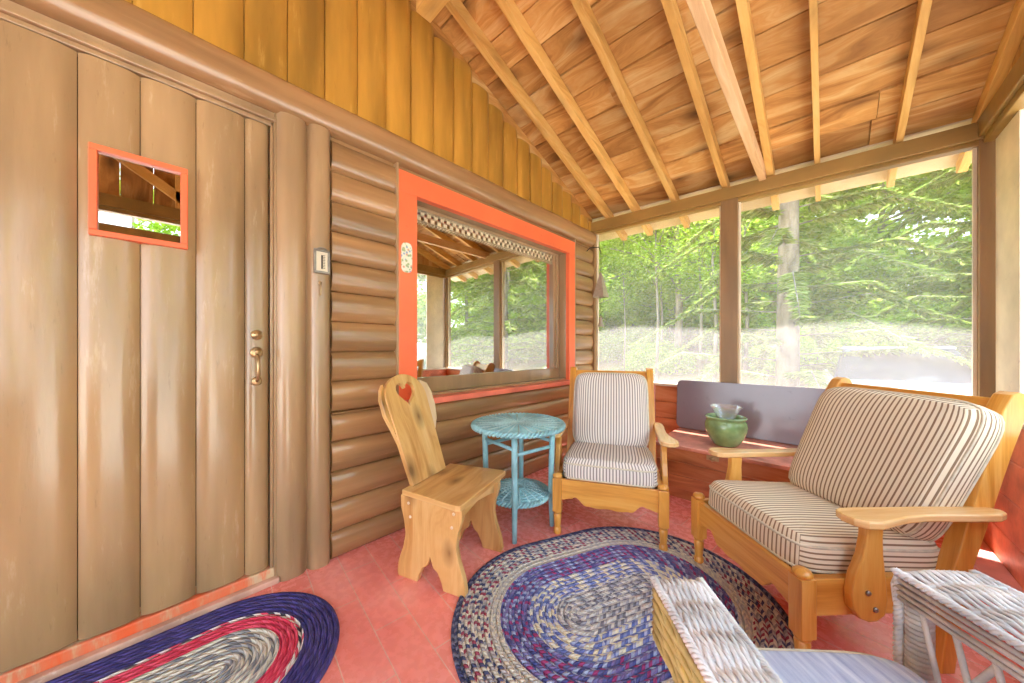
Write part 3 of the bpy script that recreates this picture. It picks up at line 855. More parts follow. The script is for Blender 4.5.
# ------------------------------------------------------------------ oak armchairs
def slumped(v):
    h = v.y/.52+.5
    return Vector((v.x*(.93+.10*h)+.008+.052*h, v.y, v.z*(1.06-.12*h)))
def armchair(label, fab, loc, xdir, group, bw_=.50, bh_=.52, bt_=.155, bc=(0, .522, .622), slump=None):
    rz = atan2(xdir[1], xdir[0])
    c = thing('armchair', label, 'armchair', loc, rz, group)
    lx = .275
    for s in (-1, 1):
        b = MB(TR(s*lx, 0, 0))
        b.box((-.025, -.025, .130), (.025, .025, .318))
        b.lathe([(.017, 0), (.021, .004), (.021, .03), (.016, .038), (.0175, .045), (.020, .075), (.0225, .108), (.018, .116), (.0245, .123), (.0245, .131)], 16)
        b.lathe([(.022, .318), (.027, .324), (.027, .332), (.020, .340), (.008, .343)], 16)
        b.build('front_leg', 'oak', c, .003)
    # apron with scalloped lower edge
    b = MB(); top = .312
    low = []
    nn = 40
    for i in range(nn+1):
        x = -lx+.02+(2*lx-.04)*i/nn; t = abs(x)/(lx-.02)
        if t > .72: z = .205+.008*cos((t-.72)/.28*pi)
        elif t > .42: q = (t-.42)/.30; z = .178+.040*q-.008*sin(q*pi*2)
        else: z = .176+.003*cos(t/.42*pi*2)
        low.append((x, z))
    b.prism(low+[(lx-.02, top), (-lx+.02, top)], -.010, .012, XZ)
    b.build('apron', 'oak', c, .002)
    for s in (-1, 1):
        b = MB(); b.box((s*lx-.016, .018, .195), (s*lx+.011, .56, .312)); b.build('side_rail', 'oak', c, .003)
    b = MB(); b.box((-lx, .49, .20), (lx, .512, .312)); b.box((-lx+.01, .02, .225), (lx-.01, .49, .240)); b.build('seat_board', 'oak', c, .002)
    # back posts that lean, with eared tops
    for s in (-1, 1):
        b = MB()
        pts_c = [(.470, 0), (.492, .15), (.515, .31), (.580, .50), (.650, .70), (.700, .84), (.716, .88)]
        hw = [.024, .026, .032, .036, .038, .044, .036]
        poly = [(y-h, z) for (y, z), h in zip(pts_c, hw)]
        tip = [(.692, .897), (.714, .906), (.738, .899)]
        poly = poly+tip+[(y+h, z) for (y, z), h in reversed(list(zip(pts_c, hw)))]
        b.prism(poly[::-1], s*.270-.023, s*.270+.023, YZ, None, 1)
        b.build('back_post', 'oak', c, .004)
    BA = atan2(.212, .60)
    b = MB(TR(0, .700, .850) @ RX(-BA)); b.box((-.254, -.012, -.035), (.254, .012, .030)); b.build('top_rail', 'oak', c, .004)
    b = MB(TR(0, .562, .44) @ RX(-BA)); b.box((-.254, -.010, -.03), (.254, .010, .03)); b.build('back_rail', 'oak', c, .003)
    for i in range(5):
        b = MB(TR(-.18+.09*i, .631, .645) @ RX(-BA)); b.box((-.02, -.005, -.20), (.02, .006, .20)); b.build('back_slat', 'oak', c, .002)
    # arms
    for s in (-1, 1):
        out = [(x_-.008, y_) for x_, y_ in ((.292, .100), (.322, .088), (.354, .094), (.376, .118), (.380, .160), (.364, .215), (.350, .270), (.342, .340), (.344, .420), (.350, .500), (.350, .575), (.338, .612), (.318, .624), (.302, .610), (.290, .585), (.289, .500), (.285, .44), (.283, .34), (.282, .25), (.280, .17), (.282, .12))]
        b = MB(); pl = [(s*x, y) for x, y in out]
        if s < 0: pl = pl[::-1]
        b.prism(pl, .512, .536, None, None, 1); b.build('arm', 'oaktop', c, .006, 3)
        b = MB()
        sup = [(.205, .196), (.232, .215), (.240, .26), (.234, .33), (.226, .40), (.224, .46), (.228, .513), (.172, .513), (.172, .46), (.160, .40), (.134, .34), (.122, .28), (.128, .235), (.150, .205), (.178, .194)]
        b.prism(sup, min(s*.286, s*.316), max(s*.286, s*.316), YZ, None, 1)
        ap = b.build('arm_support', 'oak', c, .005)
        for (y, z) in ((.172, .288), (.196, .235)):
            b = MB(TR(s*.316, y, z) @ RY(s*pi/2)); b.lathe([(.008, 0), (.008, .004), (.004, .007)], 12); b.build('bolt', 'steel', ap)
    def sag(v):
        v = v.copy(); v.z -= .010*(1-(v.y/.27)**2)*(1 if v.z < 0 else 0); return v
    cushion('seat_cushion', fab, .515, .535, .165, c, TR(0, .272, .343) @ RX(radians(-3)), .30, 8.0, 20, None, 3.6)
    cushion('back_cushion', fab, bw_, bh_, bt_, c, TR(*bc) @ RX(pi/2-BA), .5, 6.5, 18, slump)
    return c
ch1 = armchair('oak armchair with grey striped cushions beside the teal wicker table', 'tick', (-.8575, 1.6555, 0), (.899, .438), 'oak armchairs')
ch2 = armchair('oak armchair with brown striped cushions in front of the right porch corner', 'tickbrown', (-.253, 1.6035, 0), (.717, -.697), 'oak armchairs', .54, .52, .17, (0, .522, .624), slumped)

# ------------------------------------------------------------------ pine plank chair
def pine_chair():
    ang = atan2(.93, -.367)   # local x = width (near to far), local y = backwards
    c = thing('plank_chair', 'knotty pine plank chair with heart cut in its back, by the log wall', 'chair', (-1.097, .83, 0), 0)
    X = Vector((-.33, .944, 0)); Y = Vector((-.944, -.33, 0))
    R = Matrix(((X.x, Y.x, 0, 0), (X.y, Y.y, 0, 0), (0, 0, 1, 0), (0, 0, 0, 1)))
    c.rotation_euler = R.to_euler()
    # seat: slightly wider at the front
    b = MB(); b.prism([(.0, -.012), (.432, -.012), (.440, .01), (.408, .325), (.028, .325), (-.006, .01)], .375, .400, None, None, 0)
    b.build('seat', 'pine', c, .005, 3)
    # side panels with waisted edges and a pointed arch at the foot
    half = [(.000, 0), (.088, 0), (.098, .035), (.120, .075), (.142, .088), (.158, .115)]
    left = [(-.012, 0), (.095, 0), (.104, .03), (.125, .07), (.148, .085), (.160, .112), (.166, .130)]
    right = [(.172, .112), (.184, .085), (.207, .07), (.228, .03), (.237, 0), (.345, 0)]
    redge = [(.352, .02), (.345, .07), (.318, .14), (.305, .20), (.312, .26), (.330, .32), (.332, .375)]
    ledge = [(.000, .375), (.002, .32), (.022, .26), (.030, .20), (.016, .14), (-.010, .07), (-.018, .02)]
    prof = left+right+redge+ledge
    for k, xo in enumerate((.028, .372)):
        b = MB(); b.prism(prof, xo, xo+.026, YZ, None, 1); p = b.build('side_panel', 'pine', c, .003)
        if k == 0:
            for (y, z) in ((.04, .345), (.05, .285), (.285, .345), (.275, .285)):
                q = MB(TR(xo, y, z) @ RY(-pi/2)); q.lathe([(.007, 0), (.007, .002), (.004, .004)], 10); q.build('peg', 'pinepale', p)
    b = MB(); b.prism([(.056, .30), (.10, .315), (.205, .33), (.31, .315), (.375, .30), (.375, .375), (.056, .375)], -.045, -.025, XZ); b.build('front_rail', 'pine', c, .002)
    # back: tapered paddle board with a heart cut out, leaning back
    heart = []
    for i in range(28):
        t = 2*pi*i/28
        x = 16*sin(t)**3; z = 13*cos(t)-5*cos(2*t)-2*cos(3*t)-cos(4*t)
        heart.append((x*.0042, z*.0044))
    T = TR(.203, .318, .395) @ RX(radians(-21))
    cx, cz = 0, .445
    def outl(z):      # half width of the main board
        return .128+.020*z/.42
    outer = []
    zs = [0, .1, .2, .28, .36, .42]
    rt = [(outl(z), z) for z in zs]
    arc = []
    for i in range(0, 21):
        an = pi*i/20; arc.append((.148*cos(an), .42+.125*sin(an)))
    lf = [(-outl(z), z) for z in reversed(zs)]
    ring = rt[:-1]+arc+lf[1:]
    # front and back faces as rings between outline and heart
    H = [(x, z+cz) for x, z in heart]
    def ang_of(p): return atan2(p[1]-cz, p[0]-cx)
    # resample both loops by angle about the heart's middle
    n = 72
    def cast(loop, an):
        best = None; dx, dz = cos(an), sin(an)
        for i in range(len(loop)):
            (x1, z1), (x2, z2) = loop[i], loop[(i+1) % len(loop)]
            x1 -= cx; x2 -= cx; z1 -= cz; z2 -= cz
            den = dx*(z2-z1)-dz*(x2-x1)
            if abs(den) < 1e-12: continue
            t = (x1*(z2-z1)-z1*(x2-x1))/den
            u = (x1*dz-z1*dx)/den
            if t > 0 and -1e-6 <= u <= 1+1e-6 and (best is None or t < best): best = t
        return (cx+dx*best, cz+dz*best)
    angs = sorted(set([2*pi*i/n for i in range(n)]+[atan2(z-cz, x-cx) % (2*pi) for x, z in ((.128, 0), (-.128, 0))]))
    O = [cast(ring, a) for a in angs]; I = [cast(H, a) for a in angs]
    b = MB(T @ XZ); m = len(angs); th = .024
    V = [(x, z, .0) for x, z in O]+[(x, z, .0) for x, z in I]+[(x, z, th) for x, z in O]+[(x, z, th) for x, z in I]
    fs = []; uvs = []
    for i in range(m):
        j = (i+1) % m
        for f in ([i, m+i, m+j, j], [2*m+i, 2*m+j, 3*m+j, 3*m+i], [i, j, 2*m+j, 2*m+i], [m+i, 3*m+i, 3*m+j, m+j]):
            fs.append(f); uvs.append([(V[q][1], V[q][0]+V[q][2]) for q in f])
    b.add(V, fs, uvs, .8)
    b.build('back_board', 'pine', c, .003)
    # ears glued to both edges of the paddle
    for s in (-1, 1):
        e_ = .205 if s > 0 else .172
        ear = [(.134, .20), (e_-.022, .27), (e_, .35), (e_, .43), (e_-.018, .48), (.134, .505)]
        pl = [(s*x, z) for x, z in ear]
        if s < 0: pl = pl[::-1]
        b = MB(T @ XZ); b.prism(pl, -.004, .018, None, None, 1)
        b.build('back_ear', 'pinepale' if s > 0 else 'pine', c, .003)
    return c
pine_chair()

# ------------------------------------------------------------------ teal wicker table
def wicker_disc(b, R, z, rings, spokes, dome=0.0):
    for k in range(rings):
        r = R*(k+.8)/rings; path = []; n = max(24, spokes*4)
        n = spokes*4
        for i in range(n):
            a = 2*pi*i/n
            path.append((r*cos(a), r*sin(a), z+dome*(1-(r/R)**2)+.0028*cos(spokes/2*a+pi*(k % 2))*min(1, r/.05)))
        b.tube(path, R/rings*.62, 5, True)
def wicker_spokes(b, R, z, spokes, dome=0.0):
    for i in range(spokes):
        a = 2*pi*(i+.5)/spokes
        b.tube([(.015*cos(a), .015*sin(a), z+dome+.004), (R*.55*cos(a), R*.55*sin(a), z+dome*.7+.004), (R*cos(a), R*sin(a), z+.003)], [.0025, .0042, .0055], 5)
def braid_ring(b, R, z, rad, turns):
    for ph in (0, pi):
        path = []; n = turns*8
        for i in range(n):
            a = 2*pi*i/n; q = turns*a+ph
            path.append(((R+rad*cos(q))*cos(a), (R+rad*cos(q))*sin(a), z+rad*sin(q)))
        b.tube(path, rad*1.05, 6, True)
def teal_table():
    c = thing('side_table', 'round teal wicker side table with lower shelf', 'table', (-1.335, 1.455, 0), radians(-53))
    b = MB(); wicker_disc(b, .262, .598, 26, 24)
    b.lathe([(.0, .585), (.258, .585), (.258, .594), (.0, .596)], 40)
    t = b.build('tabletop', 'teal', c)
    b = MB(); wicker_spokes(b, .262, .599, 24); b.build('spokes', 'tealpale', t)
    b = MB(); braid_ring(b, .264, .595, .009, 34); b.build('rim', 'teal', t)
    b = MB(); wicker_disc(b, .176, .196, 18, 20, .03)
    b.lathe([(0, .215), (.09, .205), (.174, .186), (.174, .190), (.09, .212), (0, .222)], 36)
    braid_ring(b, .180, .190, .008, 26)
    sh = b.build('shelf', 'teal', c)
    b = MB(); wicker_spokes(b, .176, .197, 20, .03); b.build('spokes', 'tealpale', sh)
    for i in range(4):
        a = pi/2*i; ca, sa = cos(a), sin(a)
        b = MB(); b.tube([(.205*ca, .205*sa, .588), (.200*ca, .200*sa, .45), (.194*ca, .194*sa, .2), (.200*ca, .200*sa, 0)], [.017, .017, .016, .013], 10); b.build('leg', 'teal', c)
        a2 = a+pi/2
        b = MB(); z = .50 if i % 2 else .47
        b.tube([(.200*ca, .200*sa, z), (.2*cos(a2), .2*sin(a2), z)], .0105, 8); b.build('stretcher', 'teal', c)
        b = MB(); b.tube([(.197*ca, .197*sa, .195), (.13*ca, .13*sa, .192)], .007, 8); b.build('shelf_bracket', 'teal', c)
teal_table()

# ------------------------------------------------------------------ chest, leaning board, bowl
def chest():
    c = thing('chest', 'low cedar chest with pinkish lid under the far screens', 'chest', (-.40, 2.72, 0))
    x0, x1, y0, y1 = -.49, .44, -.265, .33
    b = MB()
    for i in range(3):
        za = .075+.092*i
        b.box((x0, y0, za), (x1, y0+.02, za+.09))
    b.box((x0, y0+.02, .07), (x0+.02, y1, .351)); b.box((x1-.02, y0+.02, .07), (x1, y1, .351)); b.box((x0+.02, y1-.02, .07), (x1-.02, y1, .351)); b.box((x0+.02, y0+.02, .07), (x1-.02, y1-.02, .09))
    b.build('chest_body', 'chest', c, .002, 1)
    b = MB(); b.box((x0+.03, y0+.03, 0), (x1-.03, y1-.02, .07)); b.build('plinth', 'chest', c)
    b = MB(); b.box((x0-.015, y0-.02, .353), (x1+.015, y1, .378)); l = b.build('lid', 'chesttop', c, .005); l['label'] = 'pinkish lid'
    b = MB(TR(-.135, y0, .335))
    b.box((-.035, -.006, -.018), (.035, 0, .012)); b.lathe([(.014, 0), (.012, .006), (.005, .010)], 12, TR(0, -.006, -.006) @ RX(pi/2)); b.tube([(-.02, -.008, -.006), (0, -.016, -.022), (.02, -.008, -.006)], .003, 6)
    b.build('latch', 'brass', c, .001)
chest()
b = MB()
w2, h2, r2 = .485, .2, .045
pl = []
for cx, cz, a0 in ((w2-r2, h2-r2, 0), (-w2+r2, h2-r2, pi/2), (-w2+r2, -h2+r2, pi), (w2-r2, -h2+r2, 3*pi/2)):
    for i in range(7):
        a = a0+pi/2*i/6; pl.append((cx+r2*cos(a), cz+r2*sin(a)))
b.prism(pl, -.012, .012, XZ)
gb = b.build('grey_board', 'greyboard', None, .003)
gb.location = (-.44, 3.022, .579); gb.rotation_euler = (radians(-4), 0, 0)
tag(gb, 'grey rounded board standing upright on the chest against the far wall', 'board')
b = MB()
b.lathe([(.0, 0), (.066, 0), (.074, .006), (.104, .05), (.124, .10), (.128, .135), (.120, .165), (.114, .178), (.122, .186), (.126, .194), (.118, .200), (.108, .196), (.104, .175), (.106, .14), (.09, .09), (.0, .08)], 40)
pot = b.build('glazed_pot', 'sage'); pot.location = (-.505, 2.68, .379)
tag(pot, 'sage green glazed pot standing on the chest lid', 'pot')
b = MB(); pr = []
seg = 32
for r, z in ((.03, .0), (.05, .02), (.060, .04), (.078, .075), (.096, .105), (.098, .108), (.092, .105), (.072, .073), (.055, .042), (.04, .02), (.0, .012)): pr.append((r, z))
b.lathe(pr, seg)
for v in b.v:
    rr = math.hypot(v.x, v.y)
    if v.z > .06 and rr > .04:
        a = atan2(v.y, v.x); v.z += .003*cos(12*a)
gbowl = b.build('glass_bowl', 'clear'); gbowl.location = (-.505, 2.68, .462)
gbowl.location.z = .540
tag(gbowl, 'clear fluted glass bowl set in the green pot', 'bowl')

# ------------------------------------------------------------------ white wicker chair in the foreground
def wicker_chair():
    Xv = Vector((.75, .66, 0)).normalized(); Yv = Vector((.66, -.75, 0)).normalized()   # x across, y backwards
    c = thing('wicker_chair', 'white painted wicker armchair with pale blue seat cushion in the foreground', 'armchair', (-.05, .89, 0))
    Rm = Matrix(((Xv.x, Yv.x, 0, 0), (Xv.y, Yv.y, 0, 0), (0, 0, 1, 0), (0, 0, 0, 1)))
    # Xv x Yv points down, so mirror x to keep the frame right-handed
    Rm = Matrix(((-Xv.x, Yv.x, 0, 0), (-Xv.y, Yv.y, 0, 0), (0, 0, 1, 0), (0, 0, 0, 1)))
    c.rotation_euler = Rm.to_euler()
    AZ = .60
    # local x: positive towards the left arm of the picture
    for s, xc, aw, y0 in ((1, .250, .086, .045), (-1, -.286, .150, .0)):
        xo, xi = xc+s*aw/2, xc-s*aw/2
        yb = .60
        b = MB(); ns = 24 if s < 0 else 19
        for i in range(ns):
            x = xi+(xo-xi)*(i+.5)/ns
            path = []; n = 64
            path.append((x, y0-.012, AZ-.075)); path.append((x, y0-.016, AZ-.04)); path.append((x, y0-.008, AZ-.012))
            for k in range(n+1):
                y = y0+.008+(yb-y0-.01)*k/n
                edge = abs(2*(i+.5)/ns-1)
                path.append((x+.0015*sin(k*.9+i), y, AZ-.010*edge**3+.0036*sin(y*2*pi/.062+(i % 2)*pi*.55)))
            b.tube(path, .0035, 6)
        for k in range(9):
            y = y0+.04+k*.062
            b.tube([(xi, y, AZ-.007), ((xi+xo)/2, y, AZ-.004), (xo, y, AZ-.007)], .005, 6)
        arm = b.build('arm', 'wicker', c)
        # braided borders
        b = MB()
        for xe in (xo, xi):
            for ph in (0, 2*pi/3, 4*pi/3):
                path = []
                for k in range(150):
                    y = y0-.01+(yb-y0)*k/149; q = k*.9+ph
                    path.append((xe+s*(.002 if xe == xo else -.001)+.0042*cos(q), y, AZ-.008+.0042*sin(q)))
                b.tube(path, .0040, 6)
        b.build('arm_border', 'wicker', arm)
        # outer panel: closely woven apron under the outer edge, inner: canes
        b = MB()
        for k in range(4):
            z = AZ-.022-.0115*k
            b.tube([(xi-s*.002+.002*sin(k), y0, z), (xi, .3, z+.003*sin(k*2)), (xi, yb, z)], .0044, 6)
        b.build('arm_cane', 'wicker', arm)
        b = MB()
        for k in range(9 if s > 0 else 3):
            z = AZ-.024-.0105*k
            path = [(xo+s*(.004+.0025*sin(q*.9+k*pi)), y0+yb*q/40, z+.002*sin(q*.5+k)) for q in range(41)]
            b.tube(path, .0056, 6)
        ob = b.build('arm_skirt', 'wickeryellow' if s > 0 else 'wicker', arm)
        # wrapped front post
        for yy, nm in ((y0+.016, 'front_post'), (.56, 'rear_post')):
            b = MB()
            b.tube([(xi+s*.020, yy, 0), (xi+s*.020, yy, AZ-.02)], .014, 10)
            path = []
            for k in range(56*10):
                a = 2*pi*k/10; path.append((xi+s*.020+.016*cos(a), yy+.016*sin(a), .02+(AZ-.05)*k/(56*10)))
            b.tube(path, .0052, 5)
            b.build(nm, 'wicker', c)
        b = MB()
        for ph in (0, 2*pi/3, 4*pi/3):
            path = []
            for k in range(110):
                z = .04+(AZ-.06)*k/109; q = k*1.0+ph
                path.append((xi+s*.004+.0042*cos(q), y0-.006+.0042*sin(q), z))
            b.tube(path, .0046, 6)
        b.build('post_braid', 'wicker', c)
        # lattice between the arm and the seat rail
        b = MB(); zt, zb = AZ-.062, .30
        for k in range(11):
            ya = .035+k*.05
            b.tube([(xi+s*.003, ya, zt), (xi+s*.003, min(ya+.055, .58), zb)], .0046, 8)
            b.tube([(xi+s*.012, min(ya+.10, .58), zt), (xi+s*.012, max(ya-.10, .02), zb)], .0052, 8)
        b.build('lattice', 'wicker', c)
        b = MB()
        for k in range(7):
            z = .20+.013*k
            b.tube([(xo-s*.02, .0, z), (xo-s*.02+.003*sin(k), .3, z+.002*sin(k*3)), (xo-s*.02, .6, z)], .0062, 6)
        b.build('side_rail', 'wicker', c)
    # seat frame, woven front skirt and cushion
    b = MB()
    for k in range(14):
        z = .16+.0135*k
        path = [(-.20+.4*q/30, .006+.003*sin(q*.9+k*pi), z) for q in range(31)]
        b.tube(path, .0068, 6)
    b.build('front_skirt', 'wicker', c)
    b = MB(); b.box((-.21, .02, .325), (.21, .58, .35)); b.build('seat', 'wicker', c)
    cu = cushion('seat_cushion', 'blue', .39, .58, .12, c, TR(-.005, .285, .40), .3, 6)
    # woven back
    b = MB()
    for k in range(40):
        z = .36+.0128*k
        wdt = .30
        path = [(-wdt+2*wdt*q/40, .60+.03*(1-((q-20)/20)**2)+.003*sin(q*1.3+k*pi)+.12*(z-.36), z) for q in range(41)]
        b.tube(path, .0066, 6)
    b.build('backrest', 'wicker', c)
wicker_chair()

# ------------------------------------------------------------------ small things on the wall
th = thing('thermometer', 'small framed thermometer on the post trim beside the plank door', 'thermometer', (WX+.044, .514, 1.462))
b = MB(TR(0, 0, 0))
for p, q in (((0, -.035, -.058), (.012, .035, -.046)), ((0, -.035, .046), (.012, .035, .058)), ((0, -.035, -.046), (.012, -.025, .046)), ((0, .025, -.046), (.012, .035, .046))): b.box(p, q)
b.build('frame', 'steel', th, .002)
b = MB(); b.box((0, -.025, -.046), (.006, .025, .046)); b.build('dial_plate', 'pale', th)
b = MB(); b.box((.006, -.003, -.035), (.009, .003, .03)); 
for i in range(9): b.box((.006, .005, -.032+.0075*i), (.0075, .014, -.030+.0075*i))
b.build('scale', 'dark', th)
b = MB(); b.tube([(.01, -.03, .05), (.014, -.01, .062), (.014, .01, .062), (.01, .03, .05)], .004, 8); b.build('top_ornament', 'steel', th)
hk = MB(TR(WX+.044, .508, 1.36)); hk.lathe([(.008, 0), (.008, .004), (.003, .006)], 12, RY(pi/2)); hk.tube([(.004, 0, 0), (.014, 0, -.01), (.014, 0, -.05), (.006, 0, -.06)], .003, 6)
tag(hk.build('wall_hook', 'brass'), 'little metal hook below the thermometer', 'hook')
pq = MB(TR(cx1, .958, 1.570) @ YZ); pl = []
for i in range(40):
    a = 2*pi*i/40; c_, s_ = cos(a), sin(a)
    pl.append((.034*math.copysign(abs(c_)**.7, c_), .086*math.copysign(abs(s_)**.38, s_)))
pq.prism(pl, -.002, .007)
tag(pq.build('ceramic_plaque', 'floral', None, .002), 'oval floral ceramic plaque on the coral window casing', 'plaque')
wcx, wcy = -1.612, 2.965
wc_ = thing('wind_chime', 'grey cone-shaped wind chime hanging in the log wall corner', 'wind chime', (wcx, wcy, 1.25))
b = MB(); b.tube([(WX+.03-wcx, -.02, .78), (WX+.06-wcx, -.01, .81), (-.02, 0, .80), (0, 0, .75), (.0, .0, .73)], .005, 8); b.build('bracket', 'dark', wc_)
b = MB(); b.tube([(0, 0, .735), (0, 0, .53)], .002, 6); b.build('cord', 'dark', wc_)
b = MB(); b.tube([(0, 0, .31), (0, 0, .10)], .002, 6); b.build('cord', 'dark', wc_)
b = MB(); b.lathe([(.006, .545), (.012, .535), (.078, .315), (.080, .300), (.074, .300), (.008, .52)], 4, RZ(pi/4), None, False); b.build('bell', 'chime', wc_)
b = MB(); b.lathe([(.004, .11), (.012, .10), (.016, .06), (.03, .02), (.03, .012), (.0, .012)], 12); b.build('clapper', 'chime', wc_)

# ------------------------------------------------------------------ outdoors
def gz(x, y):
    d = max(0.0, y-9.0); e = max(0, abs(x)-10)
    return -.35+.20*d-.0012*d*d+.02*e+.05*sin(x*.6)*sin(y*.5)
b = MB(); n = 44
rows = []; uvs = []
for i in range(n+1):
    y = -30+85*i/n
    rows.append([Vector((-42+90*k/n, y, gz(-42+90*k/n, y))) for k in range(n+1)]); uvs.append([(p.x, p.y) for p in rows[-1]])
b.grid(rows, uvs); tag(b.build('ground', 'ground'), 'sunlit yard and wooded slope outside the porch', 'ground', kind='structure')

def leaf_mb(n, blob, size, flat=.35, strip=1.0):
    b = MB()
    V = []; Fq = []
    for i in range(n):
        p = blob()
        s_ = size*random.uniform(.6, 1.3)
        d = Vector((random.gauss(0, 1), random.gauss(0, 1), random.gauss(0, flat)-.25)).normalized()
        q = d.cross(Vector((random.gauss(0, .6), random.gauss(0, .6), 1))).normalized()
        a = p; c = p+d*s_*strip; m = p+d*s_*strip*.5
        up = q.cross(d)*s_*.12
        b.leaf(a, m+q*s_*.34-up, c, m-q*s_*.34-up)
    return b
def broad_tree(name, label, x, y, h, r, n, size, group=None, trunk=.13, lowc=.36):
    g = gz(x, y)
    t = thing(name, label, 'tree', (x, y, g), 0, group)
    b = MB(); path = [(0, 0, -.2), (.05, .02, h*.3), (-.05, .06, h*.6), (.02, 0, h*.95)]
    b.tube(path, [trunk, trunk*.85, trunk*.6, trunk*.15], 9)
    bl = []
    for i in range(15):
        a = random.uniform(0, 2*pi); z = h*random.uniform(lowc, .98); rr = r*random.uniform(.3, 1)*(1-.5*abs(z/h-.55))
        e = Vector((cos(a)*rr, sin(a)*rr, z)); s_ = Vector((0, 0, z*.82))
        b.tube([s_, (s_+e)/2+Vector((0, 0, .1)), e], [trunk*.3, trunk*.2, .008], 5)
        bl.append((e, random.uniform(.5, 1.0)*r*.42))
        bl.append(((s_+e)/2, random.uniform(.5, 1.0)*r*.34))
    b.build('trunk', 'bark', t)
    def blob():
        c_, q = random.choice(bl)
        while True:
            v = Vector((random.uniform(-1, 1), random.uniform(-1, 1), random.uniform(-1, 1)))
            if v.length <= 1: break
        return c_+Vector((v.x*q, v.y*q, v.z*q*.6))
    leaf_mb(n, blob, size).build('foliage', 'leaf', t)
    return t
def hemlock(name, label, x, y, h, r, n, size, group=None, trunk=.18):
    g = gz(x, y)
    t = thing(name, label, 'tree', (x, y, g), 0, group)
    b = MB(); b.tube([(0, 0, -.2), (.03, 0, h*.5), (0, 0, h)], [trunk, trunk*.75, .02], 10)
    br = []
    for i in range(74):
        z = h*(.07+.90*i/73); a = i*2.4+random.uniform(-.3, .3); L = r*(1-.75*(z/h))*random.uniform(.7, 1.1)
        p0 = Vector((0, 0, z)); p1 = Vector((cos(a)*L*.55, sin(a)*L*.55, z+.05*L)); p2 = Vector((cos(a)*L, sin(a)*L, z-.22*L))
        b.tube([p0, p1, p2], [.016, .010, .003], 5); br.append((p0, p1, p2))
    b.build('trunk', 'bark', t)
    fb = MB()
    for i in range(n):
        p0, p1, p2 = random.choice(br); u = random.uniform(.15, 1)
        p = p0.lerp(p1, u/.55) if u < .55 else p1.lerp(p2, (u-.55)/.45)
        d = (p2-p0).normalized(); sd_ = d.cross(Vector((0, 0, 1))).normalized()*random.choice((-1, 1))
        L = size*random.uniform(.7, 1.6)*(1.25-u*.6)
        dr_ = (sd_*random.uniform(.5, 1)+d*random.uniform(.1, .9)+Vector((0, 0, random.uniform(-.5, .05)))).normalized()
        q = dr_.cross(Vector((random.gauss(0, .4), random.gauss(0, .4), 1))).normalized()*L*.13
        e = p+dr_*L
        fb.leaf(p, p+dr_*L*.45+q, e, p+dr_*L*.45-q)
    fb.build('foliage', 'needle', t)
    return t
# the near big trees
hemlock('hemlock_tree', 'hemlock with thick grey trunk beyond the right far screen', -.55, 8.3, 9.5, 3.4, 60000, .15, trunk=.20)
hemlock('hemlock_tree', 'drooping hemlock filling the right end of the far screens', 2.75, 10.6, 9.0, 3.6, 60000, .15, trunk=.14)
hemlock('hemlock_tree', 'hemlock standing in the yard to the right of the parked car', 5.6, 9.4, 10.0, 3.6, 24000, .22)
broad_tree('maple_tree', 'leafy maple beyond the left far screen near the log wall corner', -6.4, 11.0, 7.5, 3.2, 15000, .12)
broad_tree('maple_tree', 'leafy maple seen just left of the far porch post', -3.6, 11.8, 7.5, 3.0, 15000, .12)
for i in range(13):
    x = -9.2+i*.62+random.uniform(-.25, .25); y = 10.2+random.uniform(-1.2, 2.6)
    t_ = broad_tree('sapling', 'thin-trunked young tree on the slope beyond the left far screen', x, y, random.uniform(5, 7), 1.3, 900, .11, 'young trees', random.uniform(.03, .06), .5)
# woodland behind, all alike
protoA = broad_tree('woodland_tree', 'leafy tree in the woods on the slope behind the nearer trees', -9.5, 17, 9.5, 3.8, 14000, .22, 'woodland trees', .14, .08)
protoB = broad_tree('woodland_tree', 'leafy tree in the woods on the slope behind the nearer trees', -4.8, 17.5, 9.0, 3.6, 14000, .22, 'woodland trees', .12, .08)
spots = []
for row, (yy, xs0, xs1, step) in enumerate(((16, -15, 14, 3.6), (20, -20, 20, 3.6), (25, -27, 24, 4.0), (31, -34, 30, 4.4))):
    xx = xs0
    while xx < xs1:
        spots.append((xx+random.uniform(-.9, .9), yy+random.uniform(-1.4, 1.4), row)); xx += step
for (x, y) in ((12, 11), (15, 9), (17, 5), (20, -1), (19, -9)):
    spots.append((x, y, 1))
for i, (x, y, row) in enumerate(spots):
    if math.dist((x, y), (-9.5, 17)) < 2 or math.dist((x, y), (-4.8, 17.5)) < 2: continue
    o = copy_tree(protoA if i % 2 else protoB)
    o.location = (x, y, gz(x, y)-.2)
    k = random.uniform(.8, 1.15)*(1+.06*row); o.scale = (k, k, k*random.uniform(.9, 1.15)); o.rotation_euler = (0, 0, random.uniform(0, 6.28))

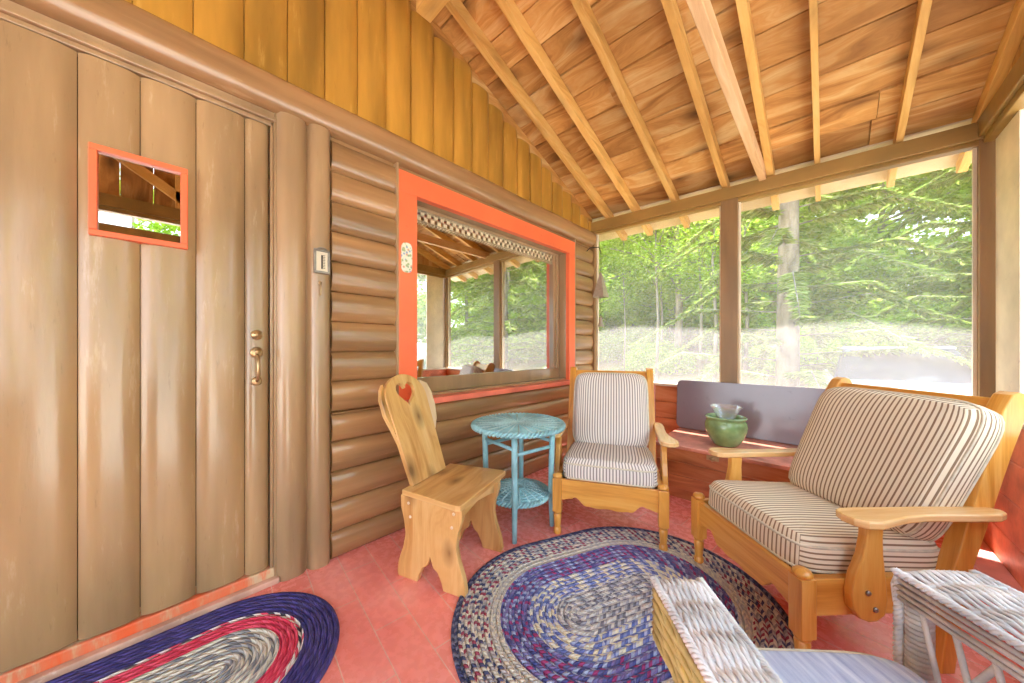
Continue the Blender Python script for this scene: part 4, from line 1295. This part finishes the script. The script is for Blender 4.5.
def shrub(label, x, y, r, h, n, group=None):
    t = thing('shrub', label, 'shrub', (x, y, gz(x, y)), 0, group)
    b = MB()
    for i in range(7):
        a = i*.9; b.tube([(0, 0, -.05), (cos(a)*r*.3, sin(a)*r*.3, h*.5), (cos(a)*r*.7, sin(a)*r*.7, h*.85)], [.02, .012, .004], 5)
    b.build('stem', 'bark', t)
    def blob():
        a = random.uniform(0, 6.283); q = sqrt(random.random())*r; return Vector((cos(a)*q, sin(a)*q, h*random.uniform(.05, 1)*(1-.45*(q/r)**2)))
    leaf_mb(n, blob, .13).build('foliage', 'leaf', t); return t
sp = shrub('leafy undergrowth shrub on the slope below the woodland trees', -7.6, 13.2, 1.5, 1.5, 5000, 'undergrowth shrubs')
for i in range(15):
    x = -14+i*2.0+random.uniform(-.4, .4); y = 12.6+random.uniform(-.8, 2.2)
    if abs(x+7.6) < .6: continue
    o = copy_tree(sp); o.location = (x, y, gz(x, y)); k = random.uniform(.7, 1.2); o.scale = (k*1.15, k, k); o.rotation_euler = (0, 0, i*1.7)
def car():
    c = thing('car', 'pale car parked in the yard beyond the right far screen', 'car', (.80, 8.2, -.36), radians(92))
    S = [(-2.15, .32), (-2.2, .55), (-2.05, .74), (-1.6, .86), (-.95, .93), (2.05, .95), (2.15, .8), (2.12, .35), (1.75, .28), (-1.8, .26)]
    b = MB(); b.prism(S[::-1], -.84, .84, XZ); b.build('car_body', 'carpaint', c, .10, 4)
    b = MB()
    lo = [(-.95, -.76), (1.95, -.76), (1.95, .76), (-.95, .76)]; hi = [(-.15, -.60), (1.35, -.60), (1.35, .60), (-.15, .60)]
    V = [(x, y, .92) for x, y in lo]+[(x, y, 1.40) for x, y in hi]
    fs = [[3, 2, 1, 0], [4, 5, 6, 7], [0, 1, 5, 4], [1, 2, 6, 5], [2, 3, 7, 6], [3, 0, 4, 7]]
    b.add(V, fs, [[(0, 0)]*4]*6); b.build('car_windows', 'carglass', c, .05, 3)
    b = MB(); b.box((-.12, -.6, 1.385), (1.32, .6, 1.43)); b.build('car_roof', 'carpaint', c, .02)
    for x in (-1.35, 1.3):
        for y in (-.80, .80):
            b = MB(TR(x, y, .31) @ RX(pi/2)); b.lathe([(.0, -.1), (.24, -.1), (.31, -.08), (.315, 0), (.31, .08), (.24, .1), (.0, .1)], 24)
            wl_ = b.build('wheel', 'tyre', c)
            b = MB(TR(x, y, .31) @ RX(pi/2)); b.lathe([(0, -.115), (.10, -.11), (.18, -.104), (.18, .104), (.10, .11), (0, .115)], 20); b.build('hub', 'steel', wl_)
car()
